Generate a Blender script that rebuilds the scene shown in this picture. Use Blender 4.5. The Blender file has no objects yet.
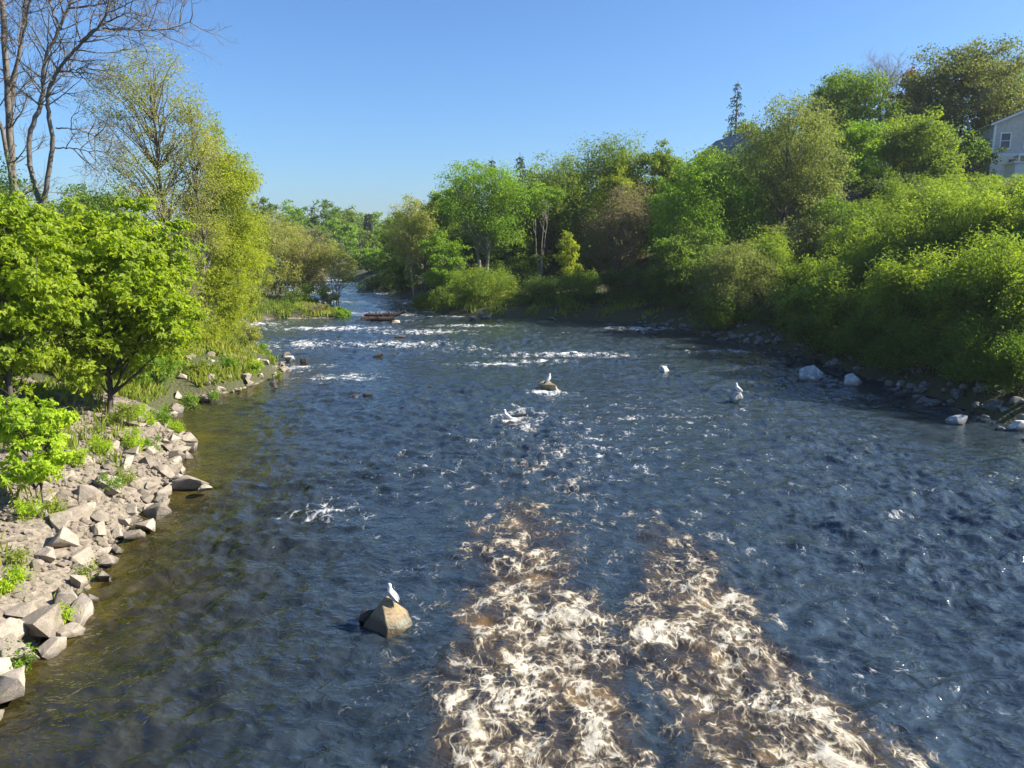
import bpy, bmesh, math, random
import numpy as np
from mathutils import Vector, Matrix

random.seed(7)
RNG = np.random.default_rng(11)
S = bpy.context.scene
COL = S.collection
rad = math.radians

# ------------------------------------------------------------------ camera
CAM_H, PITCH, FPX = 7.0, rad(10.9), 773.0
cp, sp = math.cos(PITCH), math.sin(PITCH)

def at(px, py, Y):
    """world point seen at a photo pixel, standing Y metres up the river"""
    u, v = (px - 512) / FPX, (384 - py) / FPX
    t = Y / (cp + v * sp)
    return np.array([u * t, Y, CAM_H + t * (-sp + v * cp)])

def on_water(px, py, z=0.0):
    u, v = (px - 512) / FPX, (384 - py) / FPX
    t = (z - CAM_H) / (-sp + v * cp)
    return np.array([u * t, t * (cp + v * sp), z])

# ------------------------------------------------------------------ noise
_P = np.random.default_rng(3).permutation(4096)
_G = np.random.default_rng(4).uniform(0, 2 * np.pi, 4096)
_GX, _GY = np.cos(_G), np.sin(_G)

def perlin(x, y, seed=0):
    x = np.asarray(x, float); y = np.asarray(y, float)
    xi = np.floor(x).astype(np.int64); yi = np.floor(y).astype(np.int64)
    xf = x - xi; yf = y - yi
    def g(ix, iy, fx, fy):
        h = _P[(_P[(ix + seed * 57) & 4095] + iy) & 4095]
        return _GX[h] * fx + _GY[h] * fy
    u = xf * xf * xf * (xf * (xf * 6 - 15) + 10)
    v = yf * yf * yf * (yf * (yf * 6 - 15) + 10)
    a = g(xi, yi, xf, yf); b = g(xi + 1, yi, xf - 1, yf)
    c = g(xi, yi + 1, xf, yf - 1); d = g(xi + 1, yi + 1, xf - 1, yf - 1)
    return ((a + (b - a) * u) * (1 - v) + (c + (d - c) * u) * v) * 1.4

def fbm(x, y, seed=0, oct=4, gain=.5):
    s = 0; a = 1; f = 1
    for i in range(oct):
        s = s + a * perlin(x * f + 13.7 * i, y * f - 7.1 * i, seed + i); a *= gain; f *= 2.03
    return s

def sstep(a, b, x):
    t = np.clip((x - a) / (b - a), 0, 1)
    return t * t * (3 - 2 * t)

# ------------------------------------------------------------------ meshes
def mesh_np(name, verts, faces, smooth=False, attrs=None, mats=None, mat_idx=None):
    verts = np.ascontiguousarray(verts, np.float32)
    me = bpy.data.meshes.new(name)
    if isinstance(faces, np.ndarray): faces = [faces]
    faces = [f for f in faces if len(f)]
    nl = sum(f.size for f in faces); nf = sum(len(f) for f in faces)
    me.vertices.add(len(verts)); me.vertices.foreach_set('co', verts.ravel())
    me.loops.add(nl); me.loops.foreach_set('vertex_index', np.concatenate([f.ravel() for f in faces]).astype(np.int32))
    me.polygons.add(nf)
    tot = np.concatenate([np.full(len(f), f.shape[1], np.int32) for f in faces])
    st = np.concatenate([[0], np.cumsum(tot)[:-1]]).astype(np.int32)
    me.polygons.foreach_set('loop_start', st)
    me.polygons.foreach_set('use_smooth', np.full(nf, smooth))
    if mats:
        for m in mats: me.materials.append(m)
    if mat_idx is not None: me.polygons.foreach_set('material_index', np.asarray(mat_idx, np.int32))
    if attrs:
        for k, val in attrs.items():
            a = me.attributes.new(k, 'FLOAT', 'POINT'); a.data.foreach_set('value', np.ascontiguousarray(val, np.float32))
    me.update(calc_edges=True); me.validate()
    return me

def link(name, data, parent=None, loc=None):
    o = bpy.data.objects.new(name, data); COL.objects.link(o)
    if parent is not None: o.parent = parent
    if loc is not None: o.location = loc
    return o

def tag(o, label=None, cat=None, group=None, kind=None):
    if label: o['label'] = label
    if cat: o['category'] = cat
    if group: o['group'] = group
    if kind: o['kind'] = kind
    return o

def thing(name, label, cat, loc, group=None, rz=0):
    o = link(name, None, None, Vector([float(c) for c in loc])); o.rotation_euler = (0, 0, rz)
    o.empty_display_size = .3
    return tag(o, label, cat, group)

class Tubes:
    def __init__(s): s.v = []; s.f = []; s.n = 0
    def add(s, pts, r, sides=6):
        pts = np.asarray(pts, float); n = len(pts)
        r = np.broadcast_to(np.asarray(r, float), (n,))
        d = np.gradient(pts, axis=0); d /= np.linalg.norm(d, axis=1)[:, None] + 1e-9
        m = d.mean(0); ref = np.array([1, 0, 0]) if abs(m[0]) < .6 else np.array([0, 1, 0])
        a = np.cross(d, ref); a /= np.linalg.norm(a, axis=1)[:, None] + 1e-9
        b = np.cross(d, a)
        th = np.arange(sides) / sides * 2 * np.pi
        ring = pts[:, None] + r[:, None, None] * (np.cos(th)[None, :, None] * a[:, None] + np.sin(th)[None, :, None] * b[:, None])
        s.v.append(ring.reshape(-1, 3))
        i = np.arange(n - 1)[:, None] * sides; j = np.arange(sides)[None]
        k = (j + 1) % sides
        q = np.stack([i + j, i + k, i + sides + k, i + sides + j], -1).reshape(-1, 4) + s.n
        s.f.append(q); s.n += n * sides
        return pts
    def mesh(s, name, mat):
        return mesh_np(name, np.concatenate(s.v), np.concatenate(s.f), True, mats=[mat])

def wander(p0, p1, n, amp, rng, sag=0):
    t = np.linspace(0, 1, n)[:, None]
    p0 = np.asarray(p0, float); p1 = np.asarray(p1, float)
    pts = p0 + (p1 - p0) * t
    w = rng.normal(0, amp, (n, 3)); w = np.cumsum(w, 0); w -= w[0] + (w[-1] - w[0]) * t
    pts = pts + w
    pts[:, 2] += sag * 4 * (t * (1 - t))[:, 0]
    return pts

# ------------------------------------------------------------------ materials
def new_mat(name):
    m = bpy.data.materials.new(name); m.use_nodes = True
    nt = m.node_tree; nt.nodes.clear()
    return m, nt, nt.nodes, nt.links

def N(nt, kind, **kw):
    n = nt.nodes.new(kind)
    for k, v in kw.items():
        if k.startswith('i_'):
            key = k[2:]; key = int(key) if key.isdigit() else key.replace('_', ' ')
            n.inputs[key].default_value = v
        else: setattr(n, k, v)
    return n

def c4(c): return (c[0], c[1], c[2], 1)

def ramp(nt, stops, interp='LINEAR'):
    n = nt.nodes.new('ShaderNodeValToRGB'); e = n.color_ramp.elements; n.color_ramp.interpolation = interp
    while len(e) < len(stops): e.new(.5)
    for i, (p, c) in enumerate(stops):
        e[i].position = p; e[i].color = c4(c) if not np.isscalar(c) else (c, c, c, 1)
    return n

def leaf_mat(name, c1, c2, c3=None, trans=.42, tcol=None, gain=(1.72, 1.68, 1.6)):
    c3 = c3 or tuple(x * 1.25 for x in c2)
    c1, c2, c3 = [tuple(x * q for x, q in zip(c, gain)) for c in (c1, c2, c3)]
    m, nt, nd, L = new_mat(name)
    geo = N(nt, 'ShaderNodeNewGeometry')
    tex = N(nt, 'ShaderNodeTexCoord')
    nz = N(nt, 'ShaderNodeTexNoise', i_Scale=.55, i_Detail=3.0)
    L.new(tex.outputs['Object'], nz.inputs['Vector'])
    r1 = ramp(nt, [(0, c1), (.5, c2), (1, c3)])
    ad = N(nt, 'ShaderNodeMath', operation='MULTIPLY_ADD'); ad.inputs[1].default_value = .6
    sb = N(nt, 'ShaderNodeMath', operation='MULTIPLY_ADD'); sb.inputs[1].default_value = 1.5; sb.inputs[2].default_value = -.55
    L.new(nz.outputs[0], sb.inputs[0])
    L.new(geo.outputs['Random Per Island'], ad.inputs[0]); L.new(sb.outputs[0], ad.inputs[2])
    L.new(ad.outputs[0], r1.inputs[0])
    p = N(nt, 'ShaderNodeBsdfPrincipled', i_Roughness=.55); p.inputs['Specular IOR Level'].default_value = .28
    L.new(r1.outputs[0], p.inputs['Base Color'])
    trans = min(.6, trans * 1.15)
    t = N(nt, 'ShaderNodeBsdfTranslucent')
    mx = N(nt, 'ShaderNodeMix', data_type='RGBA', blend_type='MULTIPLY'); mx.inputs[0].default_value = 1
    mx.inputs[7].default_value = c4(tcol or (1.6, 1.65, .55))
    L.new(r1.outputs[0], mx.inputs[6]); L.new(mx.outputs[2], t.inputs[0])
    ms = N(nt, 'ShaderNodeMixShader'); ms.inputs[0].default_value = trans
    L.new(p.outputs[0], ms.inputs[1]); L.new(t.outputs[0], ms.inputs[2])
    o = N(nt, 'ShaderNodeOutputMaterial'); L.new(ms.outputs[0], o.inputs[0])
    return m

def bark_mat(name, c1, c2, scale=6, bump=.4):
    m, nt, nd, L = new_mat(name)
    tex = N(nt, 'ShaderNodeTexCoord')
    mp = N(nt, 'ShaderNodeMapping'); mp.inputs['Scale'].default_value = (1, 1, .25)
    L.new(tex.outputs['Object'], mp.inputs[0])
    nz = N(nt, 'ShaderNodeTexNoise', i_Scale=scale, i_Detail=5.0, i_Roughness=.65)
    L.new(mp.outputs[0], nz.inputs['Vector'])
    r = ramp(nt, [(.3, c1), (.7, c2)]); L.new(nz.outputs[0], r.inputs[0])
    p = N(nt, 'ShaderNodeBsdfPrincipled', i_Roughness=.85); L.new(r.outputs[0], p.inputs['Base Color'])
    b = N(nt, 'ShaderNodeBump', i_Strength=bump, i_Distance=.03); L.new(nz.outputs[0], b.inputs['Height']); L.new(b.outputs[0], p.inputs['Normal'])
    o = N(nt, 'ShaderNodeOutputMaterial'); L.new(p.outputs[0], o.inputs[0])
    return m

def rock_mat(name, c1, c2, c3, lichen=(.2, .21, .08), lich=.25, wet=True, wl=.0):
    m, nt, nd, L = new_mat(name)
    tex = N(nt, 'ShaderNodeTexCoord'); oi = N(nt, 'ShaderNodeObjectInfo')
    va = N(nt, 'ShaderNodeVectorMath', operation='ADD'); L.new(tex.outputs['Object'], va.inputs[0]); L.new(oi.outputs['Location'], va.inputs[1])
    n1 = N(nt, 'ShaderNodeTexNoise', i_Scale=2.2, i_Detail=8.0, i_Roughness=.65); L.new(va.outputs[0], n1.inputs['Vector'])
    n2 = N(nt, 'ShaderNodeTexNoise', i_Scale=26.0, i_Detail=5.0, i_Roughness=.7); L.new(va.outputs[0], n2.inputs['Vector'])
    n3 = N(nt, 'ShaderNodeTexNoise', i_Scale=3.1, i_Detail=4.0); L.new(tex.outputs['Object'], n3.inputs['Vector'])
    ad = N(nt, 'ShaderNodeMath', operation='MULTIPLY_ADD'); ad.inputs[1].default_value = .5
    L.new(oi.outputs['Random'], ad.inputs[0])
    m2 = N(nt, 'ShaderNodeMath', operation='MULTIPLY_ADD'); m2.inputs[1].default_value = .7; m2.inputs[2].default_value = -.1
    L.new(n1.outputs[0], m2.inputs[0]); L.new(m2.outputs[0], ad.inputs[2])
    r = ramp(nt, [(.15, c1), (.5, c2), (.9, c3)]); L.new(ad.outputs[0], r.inputs[0])
    sp_ = ramp(nt, [(.32, .45), (.5, 1.0), (.72, 1.25)]); L.new(n2.outputs[0], sp_.inputs[0])
    mu = N(nt, 'ShaderNodeMix', data_type='RGBA', blend_type='MULTIPLY'); mu.inputs[0].default_value = 1
    L.new(r.outputs[0], mu.inputs[6]); L.new(sp_.outputs[0], mu.inputs[7])
    lr = ramp(nt, [(.52, 0.0), (.66, lich * 2.2)]); L.new(n3.outputs[0], lr.inputs[0])
    ml = N(nt, 'ShaderNodeMix', data_type='RGBA'); L.new(lr.outputs[0], ml.inputs[0]); L.new(mu.outputs[2], ml.inputs[6]); ml.inputs[7].default_value = c4(lichen)
    p = N(nt, 'ShaderNodeBsdfPrincipled')
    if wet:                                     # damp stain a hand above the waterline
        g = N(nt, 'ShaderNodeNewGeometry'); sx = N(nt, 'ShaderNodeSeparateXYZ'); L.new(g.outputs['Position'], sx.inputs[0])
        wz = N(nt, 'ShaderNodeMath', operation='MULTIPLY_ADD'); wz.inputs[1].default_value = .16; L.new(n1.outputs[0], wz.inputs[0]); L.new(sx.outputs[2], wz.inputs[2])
        wr = ramp(nt, [(.14 + wl, .22 if wl else .38), (.24 + wl, 1.0)]); L.new(wz.outputs[0], wr.inputs[0])  # wl lifts and blackens the band, deepening a shaded side as well
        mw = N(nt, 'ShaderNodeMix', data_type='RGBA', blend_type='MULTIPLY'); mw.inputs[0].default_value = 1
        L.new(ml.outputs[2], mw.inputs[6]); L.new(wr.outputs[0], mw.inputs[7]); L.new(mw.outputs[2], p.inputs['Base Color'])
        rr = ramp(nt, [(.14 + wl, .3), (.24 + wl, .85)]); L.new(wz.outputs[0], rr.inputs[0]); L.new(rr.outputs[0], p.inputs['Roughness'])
    else:
        L.new(ml.outputs[2], p.inputs['Base Color']); p.inputs['Roughness'].default_value = .85
    sm = N(nt, 'ShaderNodeMath', operation='MULTIPLY_ADD'); sm.inputs[1].default_value = .3
    L.new(n2.outputs[0], sm.inputs[0]); L.new(n1.outputs[0], sm.inputs[2])
    b = N(nt, 'ShaderNodeBump', i_Strength=.7, i_Distance=.06); L.new(sm.outputs[0], b.inputs['Height']); L.new(b.outputs[0], p.inputs['Normal'])
    o = N(nt, 'ShaderNodeOutputMaterial'); L.new(p.outputs[0], o.inputs[0])
    return m

def plain_mat(name, col, rough=.6, noise=.15, scale=8, spec=.4, axis=None):
    m, nt, nd, L = new_mat(name)
    tex = N(nt, 'ShaderNodeTexCoord')
    mp = N(nt, 'ShaderNodeMapping'); mp.inputs['Scale'].default_value = axis or (1, 1, 1); L.new(tex.outputs['Object'], mp.inputs[0])
    nz = N(nt, 'ShaderNodeTexNoise', i_Scale=scale, i_Detail=4.0); L.new(mp.outputs[0], nz.inputs['Vector'])
    r = ramp(nt, [(.25, tuple(c * (1 - noise) for c in col)), (.75, tuple(min(1, c * (1 + noise)) for c in col))]); L.new(nz.outputs[0], r.inputs[0])
    p = N(nt, 'ShaderNodeBsdfPrincipled', i_Roughness=rough); p.inputs['Specular IOR Level'].default_value = spec
    L.new(r.outputs[0], p.inputs['Base Color'])
    o = N(nt, 'ShaderNodeOutputMaterial'); L.new(p.outputs[0], o.inputs[0])
    return m

M = {}
M['maple'] = leaf_mat('maple_leaf', (.085, .125, .014), (.14, .19, .016), (.23, .27, .02), .48)
M['sapling'] = leaf_mat('sapling_leaf', (.13, .20, .015), (.20, .27, .02), (.27, .33, .03), .45)
M['yellow'] = leaf_mat('yellow_willow_leaf', (.10, .13, .015), (.17, .20, .02), (.24, .26, .03), .42)
M['pale'] = leaf_mat('pale_spring_leaf', (.12, .13, .04), (.17, .18, .055), (.23, .23, .075), .4)
M['olive'] = leaf_mat('olive_leaf', (.05, .082, .018), (.085, .125, .022), (.15, .18, .03), .42)
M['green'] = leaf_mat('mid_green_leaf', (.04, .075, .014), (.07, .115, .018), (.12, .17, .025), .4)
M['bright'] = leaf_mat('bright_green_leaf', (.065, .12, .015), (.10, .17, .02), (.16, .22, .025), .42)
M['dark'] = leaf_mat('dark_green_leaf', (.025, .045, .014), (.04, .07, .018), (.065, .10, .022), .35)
M['willow'] = leaf_mat('willow_shrub_leaf', (.06, .095, .02), (.105, .15, .026), (.19, .23, .03), .45)
M['grey'] = leaf_mat('grey_green_leaf', (.07, .09, .035), (.11, .13, .05), (.16, .18, .07), .38)
M['copper'] = leaf_mat('copper_green_leaf', (.05, .068, .026), (.08, .098, .038), (.15, .14, .06), .35)
M['pink'] = leaf_mat('early_bud_leaf', (.115, .115, .065), (.155, .15, .085), (.19, .18, .105), .42, (1.3, 1.1, .8))
M['burg'] = leaf_mat('burgundy_leaf', (.05, .018, .02), (.09, .028, .03), (.13, .045, .045), .3, (1.5, .8, .8))
M['needle'] = leaf_mat('spruce_needle', (.016, .03, .016), (.026, .045, .02), (.045, .065, .03), .15)
M['grass'] = leaf_mat('grass_blade', (.08, .11, .02), (.13, .17, .025), (.24, .22, .07), .4)
M['bark'] = bark_mat('grey_brown_bark', (.075, .062, .05), (.19, .165, .14))
M['bark_dark'] = bark_mat('dark_bark', (.035, .028, .022), (.09, .075, .06))
M['bark_pale'] = bark_mat('pale_bark', (.15, .135, .11), (.29, .265, .22), 4)
M['rock'] = rock_mat('bank_rock', (.12, .098, .078), (.285, .235, .185), (.43, .37, .30), (.18, .175, .08), .25)
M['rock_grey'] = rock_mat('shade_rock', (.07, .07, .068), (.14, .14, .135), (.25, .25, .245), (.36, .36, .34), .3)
M['rock_white'] = rock_mat('guano_rock', (.24, .24, .23), (.42, .42, .41), (.60, .60, .58), (.75, .75, .72), .45)
M['rock_gold'] = rock_mat('golden_rock', (.12, .09, .06), (.30, .225, .14), (.42, .34, .23), (.30, .26, .08), .4)
M['rock_splash_shade'] = rock_mat('splash_shade_rock', (.08, .06, .04), (.25, .18, .105), (.38, .29, .18), (.32, .28, .08), .4, True, .13)  # wet from splashing; the blacker band also paints in its shaded side
M['rock_dark'] = rock_mat('wet_dark_rock', (.03, .024, .02), (.06, .048, .038), (.12, .095, .075), (.05, .05, .03), .2)

# ------------------------------------------------------------------ river banks
LB = np.array([(-60, -8.2), (5, -8.0), (11, -8.0), (13, -8.2), (15.4, -8.7), (18, -9.2), (20.2, -9.6), (21, -9.3), (22.5, -10.3), (25.5, -11.0), (27.5, -12.5),
               (31, -14.3), (33, -14.2), (34.5, -12.6), (38, -11.8), (41.5, -12.2), (44, -14.0), (50, -17.2), (56, -19.6), (62, -20.8), (65.4, -20.5),
               (66.3, -15.2), (68, -14.2), (71, -15.2), (77, -18.5), (86, -22.5), (100, -29), (130, -42), (160, -51), (200, -63), (300, -92), (500, -150), (900, -270)], float)
RB = np.array([(-60, 21.5), (5, 20.5), (20, 19.3), (28, 18.7), (35, 18.0), (42, 17.3), (47.5, 16.4), (53, 14.2), (58, 12.4), (62, 10.0), (64.5, 6.5), (66, 1.0), (66.8, -3.5),
               (70, -6.8), (76, -8.2), (86, -11.5), (100, -17), (130, -29), (160, -39), (200, -52), (300, -82), (500, -132), (900, -250)], float)

def seg_dist(x, y, line):
    d = np.full(x.shape, 1e9)
    for (y0, x0), (y1, x1) in zip(line[:-1], line[1:]):
        vx, vy = x1 - x0, y1 - y0
        t = np.clip(((x - x0) * vx + (y - y0) * vy) / (vx * vx + vy * vy), 0, 1)
        d = np.minimum(d, (x - x0 - t * vx) ** 2 + (y - y0 - t * vy) ** 2)
    return np.sqrt(d)

def bank(x, y):
    """signed distance inland (left, right); negative over the water"""
    l = seg_dist(x, y, LB) * np.where(x < np.interp(y, LB[:, 0], LB[:, 1]), 1, -1)
    r = seg_dist(x, y, RB) * np.where(x > np.interp(y, RB[:, 0], RB[:, 1]), 1, -1)
    return l, r

def terrain(x, y):
    x = np.atleast_1d(np.asarray(x, float)); y = np.atleast_1d(np.asarray(y, float))
    l, r = bank(x, y)
    zl = np.interp(l, [-3, -1.2, 0, .8, 3, 7, 14, 40, 90, 200, 400], [-1.4, -.5, -.04, .45, 1.25, 1.8, 2.1, 2.6, 6, 11, 14])
    far = sstep(80, 220, y)
    zl = zl + np.where(l > 4, 5 * far * sstep(4, 40, l), 0)
    low = np.interp(r, [-3, -1.2, 0, 1, 3, 8, 40, 120], [-1.4, -.5, -.04, .6, 1.3, 1.9, 4.0, 7])
    hill = np.interp(r, [-3, -1.2, 0, 1, 2.5, 5, 14, 26, 40, 150], [-1.4, -.5, -.04, .7, 1.5, 2.9, 7.0, 11.2, 12.0, 15])
    w = sstep(4, 24, x)
    zr = low * (1 - w) + hill * w
    zr = zr + np.where(r > 4, 6 * sstep(150, 320, y) * sstep(4, 40, r), 0)
    zl = np.where((l > 0) & (y > 63) & (y < 90) & (l < 14), np.minimum(zl, .25 + .07 * l), zl)
    z = np.maximum(zl, zr)
    land = np.maximum(l, r)
    z = z + sstep(.3, 3, land) * (.28 * fbm(x * .25, y * .25, 2, 4))
    return z

def gz(x, y): return float(terrain(x, y)[0])

# ------------------------------------------------------------------ ground sheet
def axis(parts):
    out = []
    for a, b, st in parts:
        out.append(np.arange(a, b, st))
    return np.concatenate(out + [[parts[-1][1]]])
gx = axis([(-700, -120, 20), (-120, -40, 3), (-40, -22, .6), (-22, -6, .22), (-6, 15, .9), (15, 24, .4), (24, 60, 1), (60, 140, 4), (140, 700, 20)])
gy = axis([(-40, 5, 3), (5, 46, .3), (46, 74, .4), (74, 140, 1.6), (140, 320, 6), (320, 1500, 30)])
GX, GY = np.meshgrid(gx, gy)
l, r = bank(GX.ravel(), GY.ravel())
gzv = terrain(GX.ravel(), GY.ravel())
land = np.maximum(l, r)
gzv = gzv + sstep(-.5, .5, land) * (1 - sstep(9, 14, land)) * (.09 * fbm(GX.ravel() * 1.3, GY.ravel() * 1.3, 9, 3))
def grid_faces(ny, nx):
    i = np.arange(ny - 1)[:, None] * nx; j = np.arange(nx - 1)[None]
    return np.stack([i + j, i + j + 1, i + nx + j + 1, i + nx + j], -1).reshape(-1, 4)

m, nt, nd, L = new_mat('bank_ground')
at_ = N(nt, 'ShaderNodeAttribute', attribute_name='inland')
g = N(nt, 'ShaderNodeNewGeometry')
n1 = N(nt, 'ShaderNodeTexNoise', i_Scale=.6, i_Detail=6.0, i_Roughness=.6); L.new(g.outputs['Position'], n1.inputs['Vector'])
n2 = N(nt, 'ShaderNodeTexNoise', i_Scale=9.0, i_Detail=6.0, i_Roughness=.7); L.new(g.outputs['Position'], n2.inputs['Vector'])
vo = N(nt, 'ShaderNodeTexVoronoi', i_Scale=7.0); L.new(g.outputs['Position'], vo.inputs['Vector'])
sand = ramp(nt, [(.25, (.10, .08, .06)), (.55, (.25, .205, .155)), (.8, (.38, .325, .255))]); L.new(n2.outputs[0], sand.inputs[0])
dirt = ramp(nt, [(.3, (.03, .028, .014)), (.6, (.07, .075, .022)), (.8, (.11, .12, .03))]); L.new(n2.outputs[0], dirt.inputs[0])
ad = N(nt, 'ShaderNodeMath', operation='MULTIPLY_ADD'); ad.inputs[1].default_value = 6.0; L.new(n1.outputs[0], ad.inputs[0]); L.new(at_.outputs['Fac'], ad.inputs[2])
rr = ramp(nt, [(.45, 0.0), (.6, 1.0)])
sc = N(nt, 'ShaderNodeMath', operation='MULTIPLY'); sc.inputs[1].default_value = .06; L.new(ad.outputs[0], sc.inputs[0]); L.new(sc.outputs[0], rr.inputs[0])
mx = N(nt, 'ShaderNodeMix', data_type='RGBA'); L.new(rr.outputs[0], mx.inputs[0]); L.new(sand.outputs[0], mx.inputs[6]); L.new(dirt.outputs[0], mx.inputs[7])
p = N(nt, 'ShaderNodeBsdfPrincipled', i_Roughness=.9); L.new(mx.outputs[2], p.inputs['Base Color'])
hs = N(nt, 'ShaderNodeMath', operation='ADD'); L.new(n2.outputs[0], hs.inputs[0]); L.new(vo.outputs[0], hs.inputs[1])
b = N(nt, 'ShaderNodeBump', i_Strength=.9, i_Distance=.06); L.new(hs.outputs[0], b.inputs['Height']); L.new(b.outputs[0], p.inputs['Normal'])
o = N(nt, 'ShaderNodeOutputMaterial'); L.new(p.outputs[0], o.inputs[0])
M['ground'] = m
inland = np.where(l > 0, l + np.where(GY.ravel() < 30, 0, 7), np.where(r > l, r + 9, 0))
me = mesh_np('ground', np.stack([GX.ravel(), GY.ravel(), gzv], 1), grid_faces(len(gy), len(gx)), True, {'inland': inland}, [m])
tag(link('ground', me), kind='structure')

# ------------------------------------------------------------------ water
def water_fields(x, y):
    wob = .35 * perlin(x * 0 + y * .22, y * .05, 5)
    edge = .55 * perlin(x * .45, y * .35, 33) + .30 * perlin(x * 1.1, y * .9, 34) + .15 * perlin(x * 2.6, y * 2.2, 35)
    # two jets of broken water coming from under the bridge
    d1 = np.abs(x - .35 - wob) + edge; w1 = np.interp(y, [8, 12, 15, 18, 19.5, 22], [2.4, 2.1, 1.75, 1.3, .9, .3])
    j1 = (1 - sstep(w1 * .35, w1 * 1.35, d1)) * np.interp(y, [8, 12, 16, 18.5, 20, 23], [1, .92, .85, .75, .5, 0])
    c2 = np.interp(y, [8, 10, 13, 16, 19], [3.75, 3.65, 3.5, 3.55, 3.5])
    d2 = np.abs(x - c2 - wob) + edge; w2 = np.interp(y, [8, 10, 13, 16, 18, 20], [2.5, 2.2, 1.6, 1.1, .8, .3])
    j2 = (1 - sstep(w2 * .35, w2 * 1.35, d2)) * np.interp(y, [8, 12, 16, 17.5, 19, 21], [1, .92, .85, .6, .4, 0])
    jet = np.maximum(j1, j2)
    halo1 = (1 - sstep(1.0, 3.2, d1)) * np.interp(y, [8, 15, 20, 26, 34], [.8, .75, .65, .5, 0])
    halo2 = (1 - sstep(1.0, 3.0, d2)) * np.interp(y, [8, 14, 19, 22], [.85, .75, .5, 0])
    halo = np.maximum(halo1, halo2)
    foam = np.maximum(jet * (.83 + .16 * perlin(x * .5, y * .35, 36)), halo * .54)
    def patch(px, py, rx, ry, a):
        c = on_water(px, py)
        return a * np.exp(-((x - c[0]) / rx) ** 2 - ((y - c[1]) / ry) ** 2)
    pts = [(560, 355, 4.6, 1.3, .6), (490, 365, 3, 1.0, .56), (610, 356, 2.0, 1.0, .55), (540, 362, 2.5, 1.0, .5), (552, 394, 1.2, .6, .7), (520, 420, 1.3, 2.5, .55), (900, 513, .45, .25, .62), (640, 420, 6, 6, .26), (560, 450, 5, 5, .32), (430, 470, 4, 5, .2), (760, 470, 5, 5, .18),
           (930, 495, .8, .5, .3), (330, 512, 1.1, 1.0, .5), (655, 329, 4.5, 1.6, .6), (720, 352, 2.6, 1.2, .52), (575, 490, 1.0, 3.0, .45), (540, 470, 1.2, 2.2, .4),
           (382, 321, 3.0, 1.0, .6), (330, 329, 6.5, 1.8, .6), (420, 332, 5, 2.0, .58), (300, 345, 4.5, 2.4, .55), (470, 326, 4.0, 1.0, .62), (390, 345, 5, 2.2, .55), (300, 368, 2.2, 1.5, .5),
           (345, 378, 2.5, 1.5, .5), (360, 300, 6, 4, .95), (340, 285, 9, 12, .95), (350, 308, 3, 2, .9), (1010, 480, 1.0, .7, .35), (470, 350, 3, 1.5, .4), (250, 325, 3, 3, .6)]
    ps = 0
    for q in pts: ps = np.maximum(ps, patch(*q))
    ps = np.clip(ps * 1.25, 0, .8)
    glint_fleck = (.10 + .16 * perlin(x * .23, y * .15, 37)) * sstep(3, 7, -bank_l(x, y)) * (1 - sstep(15, 17.5, x))  # sparse pale flecks in the foam mask, painted in for sky glints
    foam = np.maximum(np.maximum(foam, ps), glint_fleck)
    # relief
    wx = x + .25 * perlin(x * .7, y * .7, 21); wy = y + .25 * perlin(x * .7, y * .7, 22)
    calm = .55 + .45 * sstep(0, 4, -bank_l(x, y))
    rough = np.clip(.88 + .8 * perlin(x * .13, y * .09, 31) + .35 * perlin(x * .4, y * .25, 32), .25, 1.4) * calm
    ch = lambda a, b_, q: 1 - 2.2 * np.abs(perlin(wx * a + .3 * wy * a * .4, wy * b_, q))
    h = rough * (.07 * perlin(wx * .35, wy * .5, 41) + .09 * perlin(wx * .8, wy * 1.15, 42) + .06 * perlin(wx * 1.8, wy * 2.6, 43)
                 + .03 * ch(1.3, 1.9, 46) + .024 * ch(2.6, 3.6, 47) + .026 * perlin(wx * 3.7, wy * 5.2, 44) + .008 * perlin(wx * 7, wy * 9, 45))
    rid = 1 - np.abs(perlin(wx * .8, wy * 1.0, 51)) * 2.1
    rid2 = 1 - np.abs(perlin(wx * 1.9, wy * 2.2, 52)) * 2.1
    h = h * (1 - .72 * np.clip(jet * 1.3, 0, 1)) + jet * (.13 * perlin(wx * .5, wy * .5, 53) + .03 * rid + .014 * rid2 + .004 * perlin(wx * 4.3, wy * 4.6, 54) + .03)
    h = h + halo * .05 * rid2
    h = h + ps * (.10 * (1 - np.abs(perlin(wx * .5, wy * .9, 55)) * 2.2) + .05 * perlin(wx * 1.5, wy * 2.5, 57))
    foam = np.clip(foam + np.clip(foam, 0, .5) * .35 * perlin(x * .9, y * .9, 61) + foam * 1.2 * np.clip(h - .08, -.2, .25), 0, 1)
    return h, foam, np.maximum(jet, halo * .6)

_bl_cache = {}
def bank_l(x, y): return seg_dist(x, y, LB) * np.where(x < np.interp(y, LB[:, 0], LB[:, 1]), 1, -1)

ys = [6.0]
while ys[-1] < 67: ys.append(ys[-1] + max(.035, .0034 * ys[-1]))
ys = np.array(ys); xs = np.concatenate([np.arange(-22, -9, .12), np.arange(-9, 14, .045), np.arange(14, 24, .1)])
X, Y = np.meshgrid(xs, ys); x, y = X.ravel(), Y.ravel()
h, foam, jet = water_fields(x, y)
near_v = np.stack([x, y, h], 1)
shal = np.exp(-np.clip(-bank_l(x, y), 0, 50) / 1.7) * (1 - sstep(34, 46, y)) + .0
shal = np.clip(shal * (1 + .5 * fbm(x * .5, y * .5, 71, 3)), 0, 1)
near_f = grid_faces(len(ys), len(xs))
yf = [ys[-1]]
while yf[-1] < 900: yf.append(yf[-1] + .006 * yf[-1])
yf = np.array(yf); s_ = np.linspace(0, 1, 160)
xl = np.interp(yf, LB[:, 0], LB[:, 1]) - 12; xr = np.interp(yf, RB[:, 0], RB[:, 1]) + 14
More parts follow.
